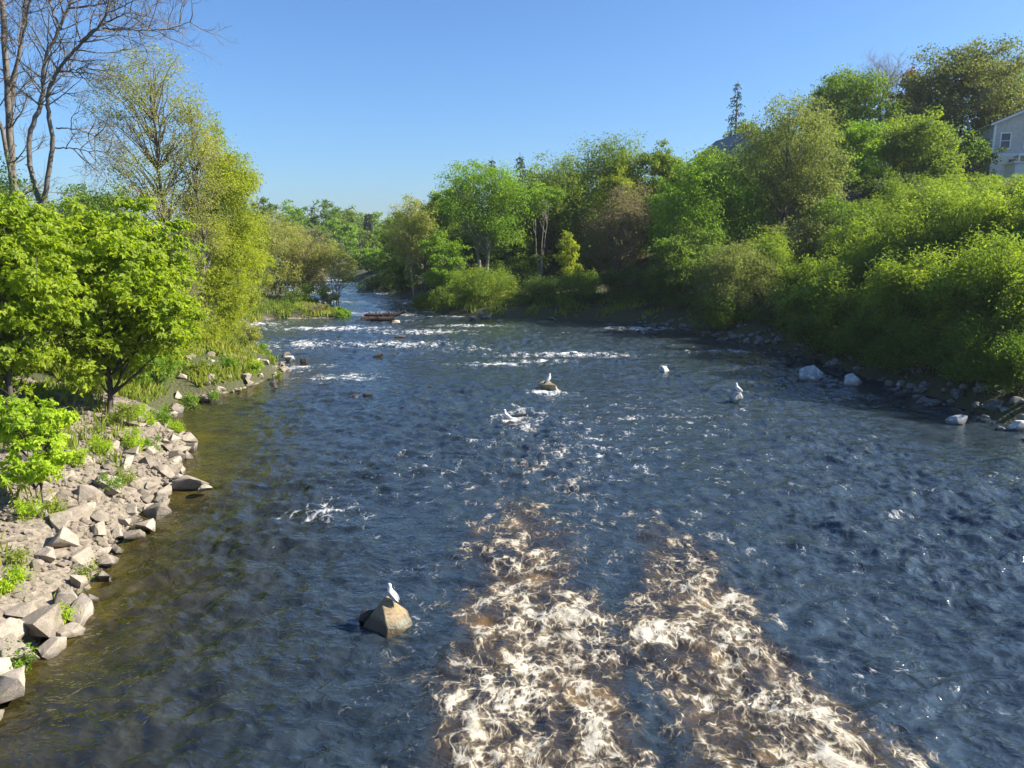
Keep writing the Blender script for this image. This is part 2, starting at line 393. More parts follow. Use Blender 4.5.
FX = xl[:, None] + (xr - xl)[:, None] * s_[None]; FY = np.repeat(yf[:, None], len(s_), 1)
fx, fy = FX.ravel(), FY.ravel()
hf = .12 * perlin(fx * .35, fy * .5, 41) + .09 * perlin(fx * .8, fy * 1.2, 42)
ff = np.clip(.32 + .2 * (fy < 125) + .6 * perlin(fx * .16, fy * .16, 81) + .3 * perlin(fx * .5, fy * .5, 82), 0, .95)
hf[:160] = np.minimum(hf[:160], -.0)
V = np.concatenate([near_v, np.stack([fx, fy, hf], 1)])
F = np.concatenate([near_f, grid_faces(len(yf), len(s_)) + len(near_v)])
A = {'foam': np.concatenate([foam, ff]), 'shallow': np.concatenate([shal, fx * 0]), 'jet': np.concatenate([jet, fx * 0])}

m, nt, nd, L = new_mat('river_water')
g = N(nt, 'ShaderNodeNewGeometry')
def attr(n): return N(nt, 'ShaderNodeAttribute', attribute_name=n).outputs['Fac']
def math_(op, a, b=None, c=None, clamp=False):
    n = N(nt, 'ShaderNodeMath', operation=op, use_clamp=clamp)
    for i, q in enumerate((a, b, c)):
        if q is None: continue
        if np.isscalar(q): n.inputs[i].default_value = q
        else: L.new(q, n.inputs[i])
    return n.outputs[0]
def vscale(v, s):
    n = N(nt, 'ShaderNodeVectorMath', operation='MULTIPLY'); L.new(v, n.inputs[0]); n.inputs[1].default_value = s; return n.outputs[0]
def vadd(a, b_):
    n = N(nt, 'ShaderNodeVectorMath', operation='ADD'); L.new(a, n.inputs[0]); L.new(b_, n.inputs[1]); return n.outputs[0]
def noise(v, scale, detail=2., rough=.5, col=False, dist=0.):
    n = N(nt, 'ShaderNodeTexNoise', i_Scale=scale, i_Detail=detail, i_Roughness=rough, i_Distortion=dist); L.new(v, n.inputs['Vector'])
    return n.outputs[1] if col else n.outputs[0]
def mapr(v, a, b_, c=0., d=1.):
    n = N(nt, 'ShaderNodeMapRange', interpolation_type='SMOOTHSTEP'); L.new(v, n.inputs[0])
    for i, q in ((1, a), (2, b_), (3, c), (4, d)):
        if np.isscalar(q): n.inputs[i].default_value = q
        else: L.new(q, n.inputs[i])
    return n.outputs[0]
pos = vscale(g.outputs['Position'], (1, 1, 0))
def centred(c):
    n = N(nt, 'ShaderNodeVectorMath', operation='SUBTRACT'); L.new(c, n.inputs[0]); n.inputs[1].default_value = (.5, .5, .5); return n.outputs[0]
wa = vadd(vscale(pos, (1, .70, 1)), vscale(centred(noise(pos, .9, 1, col=True)), (.34, .34, 0)))
wa = vadd(wa, vscale(centred(noise(pos, 3.6, 1, col=True)), (.07, .07, 0)))
def ridge(v, s, power, detail=2.):
    n = noise(v, s, detail, .55)
    a = math_('ABSOLUTE', math_('MULTIPLY_ADD', n, 2., -1.))
    return math_('POWER', math_('SUBTRACT', 1., math_('MULTIPLY', a, 1.5), clamp=True), power)
r1 = ridge(wa, 1.1, 7.)
r2 = ridge(wa, 2.9, 6.)
r3 = ridge(wa, 7.5, 4.)
vo = N(nt, 'ShaderNodeTexVoronoi', feature='DISTANCE_TO_EDGE', i_Scale=3.6); L.new(wa, vo.inputs['Vector'])
vo2 = N(nt, 'ShaderNodeTexVoronoi', feature='DISTANCE_TO_EDGE', i_Scale=9.0); L.new(wa, vo2.inputs['Vector'])
web = math_('MAXIMUM', mapr(vo.outputs[0], .0, .16, 1., 0.), math_('MULTIPLY', mapr(vo2.outputs[0], .0, .2, 1., 0.), .85))
lines = math_('MAXIMUM', math_('MAXIMUM', math_('MULTIPLY', r1, .8), r2), math_('MULTIPLY', web, .55))
lump = noise(wa, 2.1, 5, .68)
fine = noise(wa, 14., 2, .6)
pat = math_('ADD', math_('MULTIPLY_ADD', lump, 2.15, -.57), math_('MULTIPLY_ADD', lines, .5, -.17))
pat = math_('ADD', pat, math_('MULTIPLY_ADD', fine, .5, -.25))
fo = attr('foam')
thr = math_('MULTIPLY_ADD', fo, -.88, 1.0)
alpha = mapr(pat, thr, math_('ADD', thr, .56))
gate = mapr(fo, .06, .22)
alpha = math_('MULTIPLY', alpha, gate)
# body of the water: blue-grey painted in for reflected sky, olive over the shallows, churned tea brown in the jets
deep = N(nt, 'ShaderNodeMix', data_type='RGBA'); L.new(attr('shallow'), deep.inputs[0])
dk = N(nt, 'ShaderNodeMix', data_type='RGBA'); L.new(math_('POWER', attr('shallow'), .28), dk.inputs[0]); dk.inputs[6].default_value = c4((.028, .042, .055)); dk.inputs[7].default_value = c4((.004, .006, .006))  # near-black towards the left bank paints in the reflection of its trees
L.new(dk.outputs[2], deep.inputs[6]); deep.inputs[7].default_value = c4((.06, .045, .009))
bed = noise(pos, 1.6, 5, .65)
bm = N(nt, 'ShaderNodeMix', data_type='RGBA', blend_type='MULTIPLY'); bm.inputs[0].default_value = 1; L.new(deep.outputs[2], bm.inputs[6])
br = ramp(nt, [(.3, .35), (.7, 1.35)]); L.new(bed, br.inputs[0]); L.new(br.outputs[0], bm.inputs[7])
tea = N(nt, 'ShaderNodeMix', data_type='RGBA'); L.new(bm.outputs[2], tea.inputs[6])
tr = ramp(nt, [(.40, (.018, .017, .016)), (.60, (.046, .034, .021)), (.72, (.17, .10, .032))]); L.new(noise(wa, .75, 2), tr.inputs[0]); L.new(tr.outputs[0], tea.inputs[7])
L.new(mapr(attr('jet'), .32, .95, 0., .95), tea.inputs[0])
fc = ramp(nt, [(.0, (.11, .075, .036)), (.34, (.21, .16, .095)), (.64, (.34, .295, .215)), (.95, (.53, .50, .435))])
L.new(math_('MULTIPLY_ADD', noise(wa, 1.7, 3), .55, math_('MULTIPLY_ADD', alpha, .8, -.28)), fc.inputs[0])
white = N(nt, 'ShaderNodeMix', data_type='RGBA'); L.new(mapr(attr('jet'), .05, .5), white.inputs[0]); white.inputs[6].default_value = c4((.60, .60, .59)); L.new(fc.outputs[0], white.inputs[7])
w = N(nt, 'ShaderNodeBsdfPrincipled', i_Roughness=.055, i_IOR=1.62); L.new(tea.outputs[2], w.inputs['Base Color'])
f = N(nt, 'ShaderNodeBsdfPrincipled', i_Roughness=.55); f.inputs['Specular IOR Level'].default_value = .3; L.new(white.outputs[2], f.inputs['Base Color'])
# ripples below the size of the sheet's own waves
rp = vscale(pos, (1, 1.35, 1))
rw = vadd(rp, vscale(centred(noise(rp, 1.3, 2, col=True)), (.5, .5, 0)))
rh = math_('ADD', math_('MULTIPLY', noise(rw, 2.6, 2, .5), .02), math_('MULTIPLY', noise(rw, 7.5, 2, .5), .012))
rh = math_('ADD', rh, math_('MULTIPLY', ridge(rw, 4.2, 2., 1.), .012))
b1 = N(nt, 'ShaderNodeBump', i_Strength=1.0, i_Distance=1.0); L.new(rh, b1.inputs['Height'])
L.new(b1.outputs[0], w.inputs['Normal'])
b2 = N(nt, 'ShaderNodeBump', i_Strength=.35, i_Distance=.04); L.new(math_('ADD', alpha, math_('MULTIPLY', fine, .5)), b2.inputs['Height']); L.new(b1.outputs[0], b2.inputs['Normal']); L.new(b2.outputs[0], f.inputs['Normal'])
ms = N(nt, 'ShaderNodeMixShader'); L.new(math_('MULTIPLY', alpha, .93), ms.inputs[0]); L.new(w.outputs[0], ms.inputs[1]); L.new(f.outputs[0], ms.inputs[2])
o = N(nt, 'ShaderNodeOutputMaterial'); L.new(ms.outputs[0], o.inputs[0])
tag(link('river_water', mesh_np('river_water', V, F, True, A, [m])), kind='structure')

# ------------------------------------------------------------------ foliage
def unit(v): return v / (np.linalg.norm(v, axis=-1, keepdims=True) + 1e-9)

def leaves(c, out, size, aspect=.55, up=.55, rnd=.7, droop=.25, lobes=1, rng=RNG, axis=None):
    n = len(c)
    nrm = unit(out * .55 + np.array([0, 0, up]) + rng.normal(0, rnd, (n, 3)))
    a = rng.normal(0, 1, (n, 3)) if axis is None else axis + rng.normal(0, .35, (n, 3))
    a = unit(a - nrm * (a * nrm).sum(1, keepdims=True)); a[:, 2] -= droop; a = unit(a)
    s = unit(np.cross(a, nrm))
    L_ = (size * rng.uniform(.5, 1.4, n))[:, None]
    V_, F_ = [], []
    angs = [0.] if lobes == 1 else [-.95, 0., .95]
    for k, an in enumerate(angs):
        ax = a * math.cos(an) + s * math.sin(an); sd = np.cross(ax, nrm)
        l_ = L_ if an == 0 else L_ * .8
        b0 = c; tip = c + ax * l_
        md = c + ax * l_ * .48
        w_ = l_ * aspect * .5
        V_.append(np.stack([b0, md + sd * w_ + nrm * w_ * .35, tip - nrm * l_ * .12, md - sd * w_ + nrm * w_ * .35], 1))
    Vv = np.concatenate(V_, 1).reshape(-1, 3)
    Ff = np.arange(len(Vv)).reshape(-1, 4)
    return Vv, Ff

def blobs_for(w, h, bottom, rng, n=9, lean=0, top=1.0):
    """crown outline as a heap of lobes (cx,cy,cz,rx,ry,rz)"""
    ch = h * (1 - bottom); cz = h * bottom + ch * .5
    B = [(0, 0, cz, w * .33, w * .33, ch * .42)]
    for i in range(n):
        th = rng.uniform(0, 2 * np.pi) + i * 2.4; zz = -.9 + 1.75 * ((i * .618 + rng.uniform(0, .2)) % 1)
        rr = max(0, 1 - zz * zz) ** .34 * rng.uniform(.55, .76)
        k = rng.uniform(.17, .27)
        B.append((math.cos(th) * rr * w * .5 + lean * zz, math.sin(th) * rr * w * .45, cz + zz * ch * .5 * .74, w * k, w * k, min(w, ch) * k * rng.uniform(.8, 1.1)))
    B.append((lean * .9, 0, cz + ch * .3, w * .2, w * .2, ch * .2))
    return np.array(B)

def clumps(B, n, rng, inner=2.2):
    a = B[:, 3] * B[:, 5]; k = rng.choice(len(B), n, p=a / a.sum())
    d = unit(rng.normal(0, 1, (n, 3)))
    rr = rng.uniform(0, 1, n) ** (1 / inner)
    return B[k, :3] + d * B[k, 3:6] * rr[:, None], d, B[k, 3]

def crown_mesh(name, mat, B, n_leaf, leaf, per=45, cr=.5, rng=RNG, lobes=1, aspect=.55, up=.55, droop=.25, inner=2.2, zmin=.1, flat=.6):
    nc = max(8, n_leaf // per)
    C, D, _ = clumps(B, nc, rng, inner)
    k = rng.choice(nc, n_leaf, p=(lambda q: q / q.sum())(rng.uniform(.3, 1.7, nc)))
    rc = (cr * rng.uniform(.55, 1.35, nc))[k]
    off = np.clip(rng.normal(0, .5, (n_leaf, 3)), -.95, .95) * rc[:, None]; off[:, 2] *= flat
    P = C[k] + off
    out = unit(D[k] + .6 * unit(off))
    ok = P[:, 2] > zmin; P, out = P[ok], out[ok]
    V_, F_ = leaves(P, out, leaf, aspect, up, .65, droop, lobes, rng)
    return mesh_np(name, V_, F_, False, mats=[mat]), C

def px_m(Y): return Y / FPX

def wood_into(tb, C, h, w, r0, rng, stems=1, limbs=26, sides=7, bottom=.25, fork=.55, spread=.1, twig=True):
    """trunk(s) to the crown's heart, limbs to the leaf clumps"""
    tops = []
    for s in range(stems):
        th = rng.uniform(0, 6.28); a = spread * w * (0 if stems == 1 else 1)
        p1 = (math.cos(th) * a * 2, math.sin(th) * a * 2, h * rng.uniform(.8, .93))
        pts = wander((math.cos(th) * a * .25, math.sin(th) * a * .25, -.4), p1, 12, h * .006, rng)
        k = np.linspace(0, 1, 12)
        tb.add(pts, r0 * (1 - .86 * k) * (1 + .5 * np.exp(-k * 16)) * (1 if stems == 1 else .6), sides)
        tops.append(pts)
    idx = rng.choice(len(C), min(limbs, len(C)), replace=False)
    for i in idx:
        T = tops[rng.integers(len(tops))]
        c = C[i]
        zt = max(h * bottom * .7, c[2] - (np.hypot(c[0], c[1]) * rng.uniform(.5, 1.1)) - .1 * h)
        j = int(np.clip(np.searchsorted(T[:, 2], zt), 1, len(T) - 2))
        ln = np.linalg.norm(c - T[j])
        pts = wander(T[j], c, 7, ln * .022, rng, sag=ln * .06)
        rr = r0 * .34 * (1 - .8 * T[j, 2] / h) + .008
        tb.add(pts, np.linspace(rr, max(.006, rr * .18), 7), 5)
        if twig:
            for q in (3, 4, 5):
                e = pts[q] + rng.normal(0, 1, 3) * ln * .22 + np.array([0, 0, ln * .1])
                tb.add(wander(pts[q], e, 4, ln * .015, rng), np.linspace(rr * .35, .005, 4), 4)

SEED = [100]
def tree(name, label, cat, px, Yd, top, wpx, mat='green', bark='bark', bottom=.22, dens=3.2, leaf=None, per=45, group=None, stems=1, r0=None, n=9, lobes=1, aspect=.55,
         limbs=26, inner=2.2, cr=None, base_sink=0, flat=.6, up=.55, droop=.25, dxw=0, crown_name='crown', cap=60000, seed=None):
    SEED[0] += 1
    rng = np.random.default_rng(seed or SEED[0])
    P = at(px, top, Yd); x0 = P[0] + dxw; z0 = gz(x0, Yd) - base_sink
    h = P[2] - z0; w = wpx * px_m(Yd) * 1.02
    lf = leaf or max(.13, 2.5 * px_m(Yd)); dens = dens * 1.6; n = n + 5
    B = blobs_for(w, h, bottom, rng, n)
    ch = h * (1 - bottom)
    nl = int(min(cap, dens * .78 * w * ch / (lf * lf * aspect * .5 * (2.4 if lobes == 3 else 1)))) 
    nl = max(nl, 300)
    t = thing(name, label, cat, (x0, Yd, z0), group)
    me, C = crown_mesh('crown', M[mat], B, nl, lf, per, cr or max(.28, w * .095), rng, lobes, aspect, up, droop, inner, .05 if bottom < .1 else h * bottom * .5, flat)
    tb = Tubes(); wood_into(tb, C, h, w, r0 or max(.07, h * .016), rng, stems, limbs, bottom=bottom)
    link('trunk', tb.mesh('trunk', M[bark]), t)
    link(crown_name, me, t)
    return t

def shrub(name, label, cat, px, Yd, top, wpx, mat='willow', dens=3.6, leaf=None, aspect=.3, group=None, n=10, stems=9, seed=None, deep=None, loc=None, h=None, w=None, cap=45000, bark='bark_dark', up=.45, cr=None):
    """many stems from one root, leaf right down to the ground"""
    SEED[0] += 1
    rng = np.random.default_rng(seed or SEED[0])
    if loc is None:
        P = at(px, top, Yd); loc = (P[0], Yd, gz(P[0], Yd)); h = P[2] - loc[2]; w = wpx * px_m(Yd)
    lf = leaf or max(.12, 2.6 * px_m(Yd)); dens = dens * 1.15
    B = [(0, 0, h * .36, w * .36, w * .36, h * .36)]
    for i in range(n):
        th = i * 2.4 + rng.uniform(-.4, .4); rr = rng.uniform(.2, .72) * w * .5
        zc = h * rng.uniform(.2, .8) * (1 - .45 * (rr / (w * .5)) ** 2)
        k = rng.uniform(.13, .22)
        B.append((math.cos(th) * rr, math.sin(th) * rr, zc, w * k, w * k, min(h * .26, w * k * 1.2)))
    B = np.array(B)
    B[:, 2] = np.minimum(B[:, 2], h - B[:, 5] * .96)
    nl = int(max(200, min(cap, dens * .8 * w * h / (lf * lf * aspect * .5))))
    t = thing(name, label, cat, loc, group)
    me, C = crown_mesh('foliage', M[mat], B, nl, lf, 40, cr or max(.15, .085 * w), rng, 1, aspect, up, .1, 2.0, .02, .9)
    tb = Tubes()
    for s in range(stems):
        c = C[rng.integers(len(C))]
        p0 = np.array([rng.normal(0, .05 * w), rng.normal(0, .05 * w), -.25])
        pts = wander(p0, c, 7, h * .01, rng, sag=.05 * h)
        tb.add(pts, np.linspace(.012 + .006 * h, .006, 7), 5)
    link('stem', tb.mesh('stem', M[bark]), t); link('foliage', me, t)
    return t

def spruce(label, px, Yd, top, wpx, group=None, mat='needle', sparse=1.0, name='spruce_tree', base=.12):
    SEED[0] += 1; rng = np.random.default_rng(SEED[0])
    P = at(px, top, Yd); z0 = gz(P[0], Yd); h = P[2] - z0; w = wpx * px_m(Yd)
    t = thing(name, label, 'tree', (P[0], Yd, z0), group)
    tb = Tubes(); tb.add(wander((0, 0, -.3), (0, 0, h), 10, .02, rng), np.linspace(h * .013 + .05, .02, 10), 6)
    cs, ax = [], []
    z = h * base
    while z < h * .985:
        k = (1 - (z / h - base) / (1 - base)); ln = w * .5 * (k ** .8) * rng.uniform(.75, 1.15) + .12
        for q in range(rng.integers(4, 7)):
            th = rng.uniform(0, 6.28); d = np.array([math.cos(th), math.sin(th), -.12])
            p1 = np.array([0, 0, z]) + d * ln * rng.uniform(.75, 1.1) + np.array([0, 0, .12 * ln])
            pts = wander((0, 0, z), p1, 5, .02, rng, sag=-.05 * ln); tb.add(pts, np.linspace(.03, .008, 5), 4)
            nn = int(16 * ln * sparse + 4)
            u = rng.uniform(.15, 1, nn)[:, None]
            cs.append(np.array([0, 0, z]) + (p1 - np.array([0, 0, z])) * u + rng.normal(0, .10, (nn, 3)) * (1 + ln * .4)); ax.append(np.repeat(d[None], nn, 0))
        z += h * .028 + .12
    cs = np.concatenate(cs); ax = np.concatenate(ax)
    lf = max(.3, 2.6 * px_m(Yd))
    V_, F_ = leaves(cs, ax, lf, .38, .6, .5, .3, 1, rng, ax)
    link('trunk', tb.mesh('trunk', M['bark_dark']), t)
    link('crown', mesh_np('crown', V_, F_, False, mats=[M[mat]]), t)
    return t

def bare_branches(tb, p0, d, ln, r, depth, rng, gravity=.12):
    n = 6 if depth > 1 else 4
    d = np.asarray(d, float); d = d / (np.linalg.norm(d) + 1e-9)
    pts = [np.asarray(p0, float)]; dd = d.copy()
    for i in range(n):
        dd = dd + rng.normal(0, .14, 3) + np.array([0, 0, gravity * .4]); dd /= np.linalg.norm(dd)
        pts.append(pts[-1] + dd * ln / n)
    pts = np.array(pts)
    tb.add(pts, np.linspace(r, max(.004, r * .35), n + 1), 6 if depth > 2 else (4 if depth > 1 else 3))
    if depth <= 1: return
    for k in range(rng.integers(4, 7)):
        u = rng.uniform(.25, 1); i = min(n, int(u * n) + 1)
        a = rng.normal(0, 1, 3); a -= dd * (a @ dd); a /= np.linalg.norm(a)
        nd = dd * rng.uniform(.5, .9) + a * rng.uniform(.5, .9)
        bare_branches(tb, pts[i], nd, ln * rng.uniform(.42, .66), max(.005, r * .45), depth - 1, rng, gravity)

# --- left bank: two leafless trees with big limbs
def limb(tb, pxs, Yd, o, r0_, r1, rng, depth=3, every=1, scale=1.0, dy=0.):
    r0 = r0_ * .66; r1 = r1 * .66
    pts = np.array([at(a, b_, Yd + dy * i) - o for i, (a, b_) in enumerate(pxs)])
    t = np.linspace(0, 1, len(pts)); tt = np.linspace(0, 1, len(pts) * 4)
    sm = np.stack([np.interp(tt, t, pts[:, k]) for k in range(3)], 1)
    for _ in range(2): sm[1:-1] = .25 * sm[:-2] + .5 * sm[1:-1] + .25 * sm[2:]
    sm[1:-1] += rng.normal(0, .02, sm[1:-1].shape)
    tb[0].add(sm, np.linspace(r0, r1, len(sm)), 8)
    d = np.gradient(sm, axis=0)
    for i in range(int(len(sm) * .35), len(sm), every):
        for q in range(2):
            dd = unit(d[i][None])[0]; a = rng.normal(0, 1, 3); a[1] *= .7; a -= dd * (a @ dd); a /= np.linalg.norm(a)
            bare_branches(tb[1], sm[i], dd * .5 + a * .9 + np.array([0, 0, .15]), scale * rng.uniform(.8, 1.9), .018 + r1 * .3, depth, rng)

def bare_pair():
    rng = np.random.default_rng(5)
    Yd = 36.
    b0 = at(20, 300, Yd); o = np.array([b0[0], Yd, gz(b0[0], Yd)])
    tb = (Tubes(), Tubes())
    gpx = 384 - FPX * 0
    foot = o - o + o
    limb(tb, [(22, 420), (18, 300), (14, 200), (10, 120), (6, 60), (0, -20), (-8, -90)], Yd, o, .34, .12, rng, 3, 2, 1.3)
    limb(tb, [(10, 120), (16, 70), (24, 20), (30, -40), (34, -90)], Yd, o, .15, .06, rng, 3, 2, 1.2, .25)
    limb(tb, [(14, 190), (2, 130), (-14, 80), (-30, 10)], Yd, o, .16, .06, rng, 3, 2, 1.3, -.3)
    limb(tb, [(8, 90), (20, 50), (30, 5), (38, -50)], Yd, o, .10, .05, rng, 3, 2, 1.1, -.4)
    t = thing('bare_tree', 'tall leafless grey tree with a straight trunk at the far left edge of the picture', 'tree', o)
    link('trunk', tb[0].mesh('trunk', M['bark']), t); link('branches', tb[1].mesh('branches', M['bark']), t)
    Yd = 34.
    b0 = at(42, 300, Yd); o = np.array([b0[0], Yd, gz(b0[0], Yd)])
    tb = (Tubes(), Tubes())
    limb(tb, [(46, 430), (44, 320), (42, 210)], Yd, o, .26, .22, rng, 2, 40, 1)
    limb(tb, [(42, 212), (30, 170), (28, 140), (38, 110), (44, 92), (42, 80), (46, 55), (60, 28), (72, 0), (84, -40)], Yd, o, .17, .07, rng, 3, 2, 1.25, .1)
    limb(tb, [(42, 212), (50, 165), (53, 140), (48, 110), (48, 92), (56, 72), (74, 50), (92, 34), (104, 20), (112, -10)], Yd, o, .16, .06, rng, 3, 2, 1.25, -.12)
    limb(tb, [(80, 42), (96, 28), (112, 20), (128, 12), (146, 16)], Yd, o, .07, .03, rng, 3, 2, 1.0)
    limb(tb, [(98, 30), (118, 28), (140, 31), (164, 30), (190, 22)], Yd, o, .055, .02, rng, 3, 2, 1.0)
    limb(tb, [(56, 128), (70, 128), (86, 132), (100, 138)], Yd, o, .05, .02, rng, 3, 2, .9)
    limb(tb, [(53, 148), (66, 148), (84, 150), (104, 152)], Yd, o, .05, .02, rng, 3, 2, .9)
    limb(tb, [(60, 72), (74, 70), (88, 66)], Yd, o, .05, .02, rng, 3, 2, .9)
    limb(tb, [(62, 30), (52, 12), (46, -10), (40, -40)], Yd, o, .08, .04, rng, 3, 2, 1.1)
    limb(tb, [(68, 8), (90, 6), (108, 2), (130, -2)], Yd, o, .07, .03, rng, 3, 2, 1.1)
    t = thing('bare_tree', 'leafless crooked tree forking into two long limbs that reach right over the maple', 'tree', o)
    link('trunk', tb[0].mesh('trunk', M['bark']), t); link('branches', tb[1].mesh('branches', M['bark']), t)
bare_pair()

# --- left bank: leafy trees
def maple(label, loc, h, w, mat, nl, lf, seed, bottom=.18, stems=1, r0=.11, name='maple_tree', n=14, cr=.42):
    rng = np.random.default_rng(seed)
    B = blobs_for(w, h, bottom, rng, n)
    t = thing(name, label, 'tree', loc)
    me, C = crown_mesh('crown', M[mat], B, nl, lf, 26, cr, rng, 3, .62, .8, .35, 2.6, .25, .5)
    tb = Tubes(); wood_into(tb, C, h, w, r0, rng, stems, 46, 8, bottom, spread=.08)
    link('trunk', tb.mesh('trunk', M['bark_dark']), t); link('crown', me, t)
    return t
p = at(98, 300, 26.); maple('broad bright green maple with large leaves above the rocky left bank', (p[0], 26., gz(p[0], 26.) - .1), 7.3, 6.1, 'maple', 13500, .18, 21, .12)
p = at(0, 300, 22.5); maple('bright green maple at the far left edge behind the yellow sapling', (p[0], 22.5, gz(p[0], 22.5) - .1), 7.2, 5.2, 'maple', 12000, .165, 22, .14)
p = at(40, 500, 17.0); maple('small yellow green sapling rising out of the boulders on the left bank', (p[0], 17., gz(p[0], 17.) - .1), 2.95, 1.75, 'sapling', 2400, .12, 23, .16, 3, .035, 'maple_sapling', 9, .2)
tree('willow_tree', 'tall thin tree with sparse pale leaves beside the dense yellow willow', 'tree', 150, 43, 30, 116, 'pale', 'bark', .26, .55, .12, 26, stems=1, r0=.2, n=15, limbs=95, inner=3.2, cr=.55, aspect=.4)
tree('willow_tree', 'slender sparse tree standing between the thin pale tree and yellow willow', 'tree', 188, 44, 66, 66, 'pale', 'bark', .2, .6, .12, 26, r0=.12, n=10, limbs=60, inner=3, cr=.5, aspect=.4)
tree('willow_tree', 'dense yellow green willow leaning over the water at the left bank', 'tree', 214, 47, 116, 78, 'yellow', 'bark', .02, 3.0, .15, 40, stems=3, n=14, aspect=.4, r0=.16, limbs=50, flat=1.0)
tree('willow_tree', 'low yellow green willow under the dense one, its leaves near the water', 'tree', 222, 45, 262, 66, 'yellow', 'bark', .0, 2.6, .14, 40, stems=3, n=8, aspect=.4, r0=.06)
shrub('twiggy_shrub', 'brownish half bare shrub between the broad maple and the yellow willow', 'shrub', 165, 41, 208, 80, 'pale', .9, .11, .35, stems=70, bark='bark')
shrub('leafy_shrub', 'olive shrub at the foot of the yellow willow on the left bank', 'shrub', 190, 40, 300, 70, 'yellow', 2.2, .12, .4)
tree('broadleaf_tree', 'round dark green tree seen behind the crooked leafless tree', 'tree', 82, 66, 184, 84, 'green', 'bark', .15, 3.2)
tree('broadleaf_tree', 'olive green tree behind the straight leafless trunk', 'tree', 16, 62, 176, 90, 'olive', 'bark', .15, 2.6)
tree('broadleaf_tree', 'olive tree showing low between the broad maple and thin pale tree', 'tree', 130, 58, 215, 70, 'olive', 'bark', .1, 2.8)
for i, (px, Yd, tp, w_) in enumerate([(-45, 34, 150, 190), (-80, 26, 180, 200)]):
    tree('broadleaf_tree', ['green tree cut off by the left edge behind the maple', 'green tree just outside the left edge'][i], 'tree', px, Yd, tp, w_, 'green', dens=2.0)

for px, Yd, tp, w_, mt_, lb in [(172, 35.5, 322, 70, 'yellow', 'yellow green shrub hanging over the cove below the twiggy one'), (212, 40.5, 318, 66, 'yellow', 'yellow green shrub at the root of the weedy tongue'), (244, 46, 314, 44, 'pale', 'pale thin shrub at the water right of the yellow willow'), (150, 33, 338, 64, 'bright', 'bright shrub beside the trunk of the broad maple')]:
    shrub('leafy_shrub', lb, 'shrub', px, Yd, tp, w_, mt_, 2.2, .11, .4)
# --- the low spit beyond the rapids
tree('spit_tree', 'pale olive tree with thin twigs, tallest on the low spit', 'tree', 272, 78, 206, 70, 'pale', 'bark', .06, 1.7, .16, 26, r0=.1, limbs=60, stems=3, inner=2.6)
tree('spit_tree', 'brownish budding tree on the spit beside the tall olive one', 'tree', 308, 80, 226, 54, 'pink', 'bark', .08, 1.3, .16, 26, r0=.09, limbs=60, stems=3, inner=2.6)
tree('spit_tree', 'yellow olive tree at the tip of the spit with open trunks below', 'tree', 334, 79, 240, 46, 'pale', 'bark', .25, 1.5, .16, 26, r0=.08, limbs=40, stems=3, inner=2.6)
tree('spit_tree', 'yellow green tree on the spit nearest the yellow willow', 'tree', 254, 72, 228, 36, 'yellow', 'bark', .1, 2.0, .17, 26, r0=.08, limbs=40, stems=2)
shrub('leafy_shrub', 'small bright green shrub at the water edge of the spit', 'shrub', 343, 66.6, 303, 26, 'bright', 3.2, .16, .5)
shrub('leafy_shrub', 'low brown shrub on the spit beside the bright green one', 'shrub', 318, 67.5, 303, 40, 'pink', 1.5, .15, .4)
shrub('leafy_shrub', 'low olive shrub under the trees of the spit', 'shrub', 282, 68, 300, 50, 'olive', 2.2, .15, .45)

tree('spit_tree', 'pale yellowish tree behind the budding one on the spit', 'tree', 292, 84, 216, 54, 'pale', 'bark', .05, 1.6, .17, 30, r0=.09, limbs=40, stems=2)
shrub('leafy_shrub', 'olive shrub under the pale trees in the middle of the spit', 'shrub', 300, 74, 282, 44, 'olive', 2.6, .17, .45)
shrub('leafy_shrub', 'pale shrub at the far side of the spit', 'shrub', 326, 76, 284, 30, 'pale', 2.4, .17, .45)
# --- far woods up the valley
FW = [(364, 152, 248, 26), (348, 168, 246, 28), (334, 150, 250, 30), (312, 170, 240, 36), (380, 132, 246, 26), (390, 135, 240, 26), (280, 150, 250, 36), (262, 200, 206, 44), (290, 215, 205, 40), (322, 205, 204, 46), (345, 225, 212, 40), (300, 180, 216, 40), (338, 178, 222, 40), (366, 235, 222, 34), (360, 190, 232, 34), (235, 190, 200, 50), (378, 210, 232, 26),
      (394, 260, 224, 30), (250, 160, 214, 40), (318, 160, 232, 34), (374, 150, 246, 28), (355, 150, 252, 28), (385, 170, 240, 30), (348, 300, 216, 40), (375, 320, 220, 40), (405, 300, 222, 40), (425, 260, 222, 40), (210, 220, 206, 50)]
for i, (px, Yd, tp, w_) in enumerate(FW):
    tp -= 7 if Yd > 155 else 0
    tree('broadleaf_tree', 'green crown in the far wood up the valley', 'tree', px, Yd, tp, w_, ['bright', 'green', 'olive', 'green'][i % 4], 'bark', .0, 2.6, None, 40, 'far trees up the valley', n=8, limbs=8, cap=12000)
spruce('pointed dark spruce standing above the far wood up the valley', 368, 215, 213, 14)
shrub('leafy_shrub', 'dark rounded shrub on the far bank above the small fall', 'shrub', 378, 98, 268, 46, 'dark', 3, .24, .5)
shrub('leafy_shrub', 'dark shrub right of the rounded one on the far bank', 'shrub', 402, 92, 262, 36, 'green', 3, .24, .5)
tree('broadleaf_tree', 'dark green tree in shade left of the white trunked birch', 'tree', 392, 104, 232, 40, 'green', 'bark', .1, 3.0)

shrub('leafy_shrub', 'green shrub on the far bank where the channel turns out of sight', 'shrub', 369, 121, 253, 32, 'green', 3, .28, .5)
shrub('leafy_shrub', 'pale green shrub on the far bank beside the turning channel', 'shrub', 384, 112, 258, 28, 'willow', 3, .26, .5)
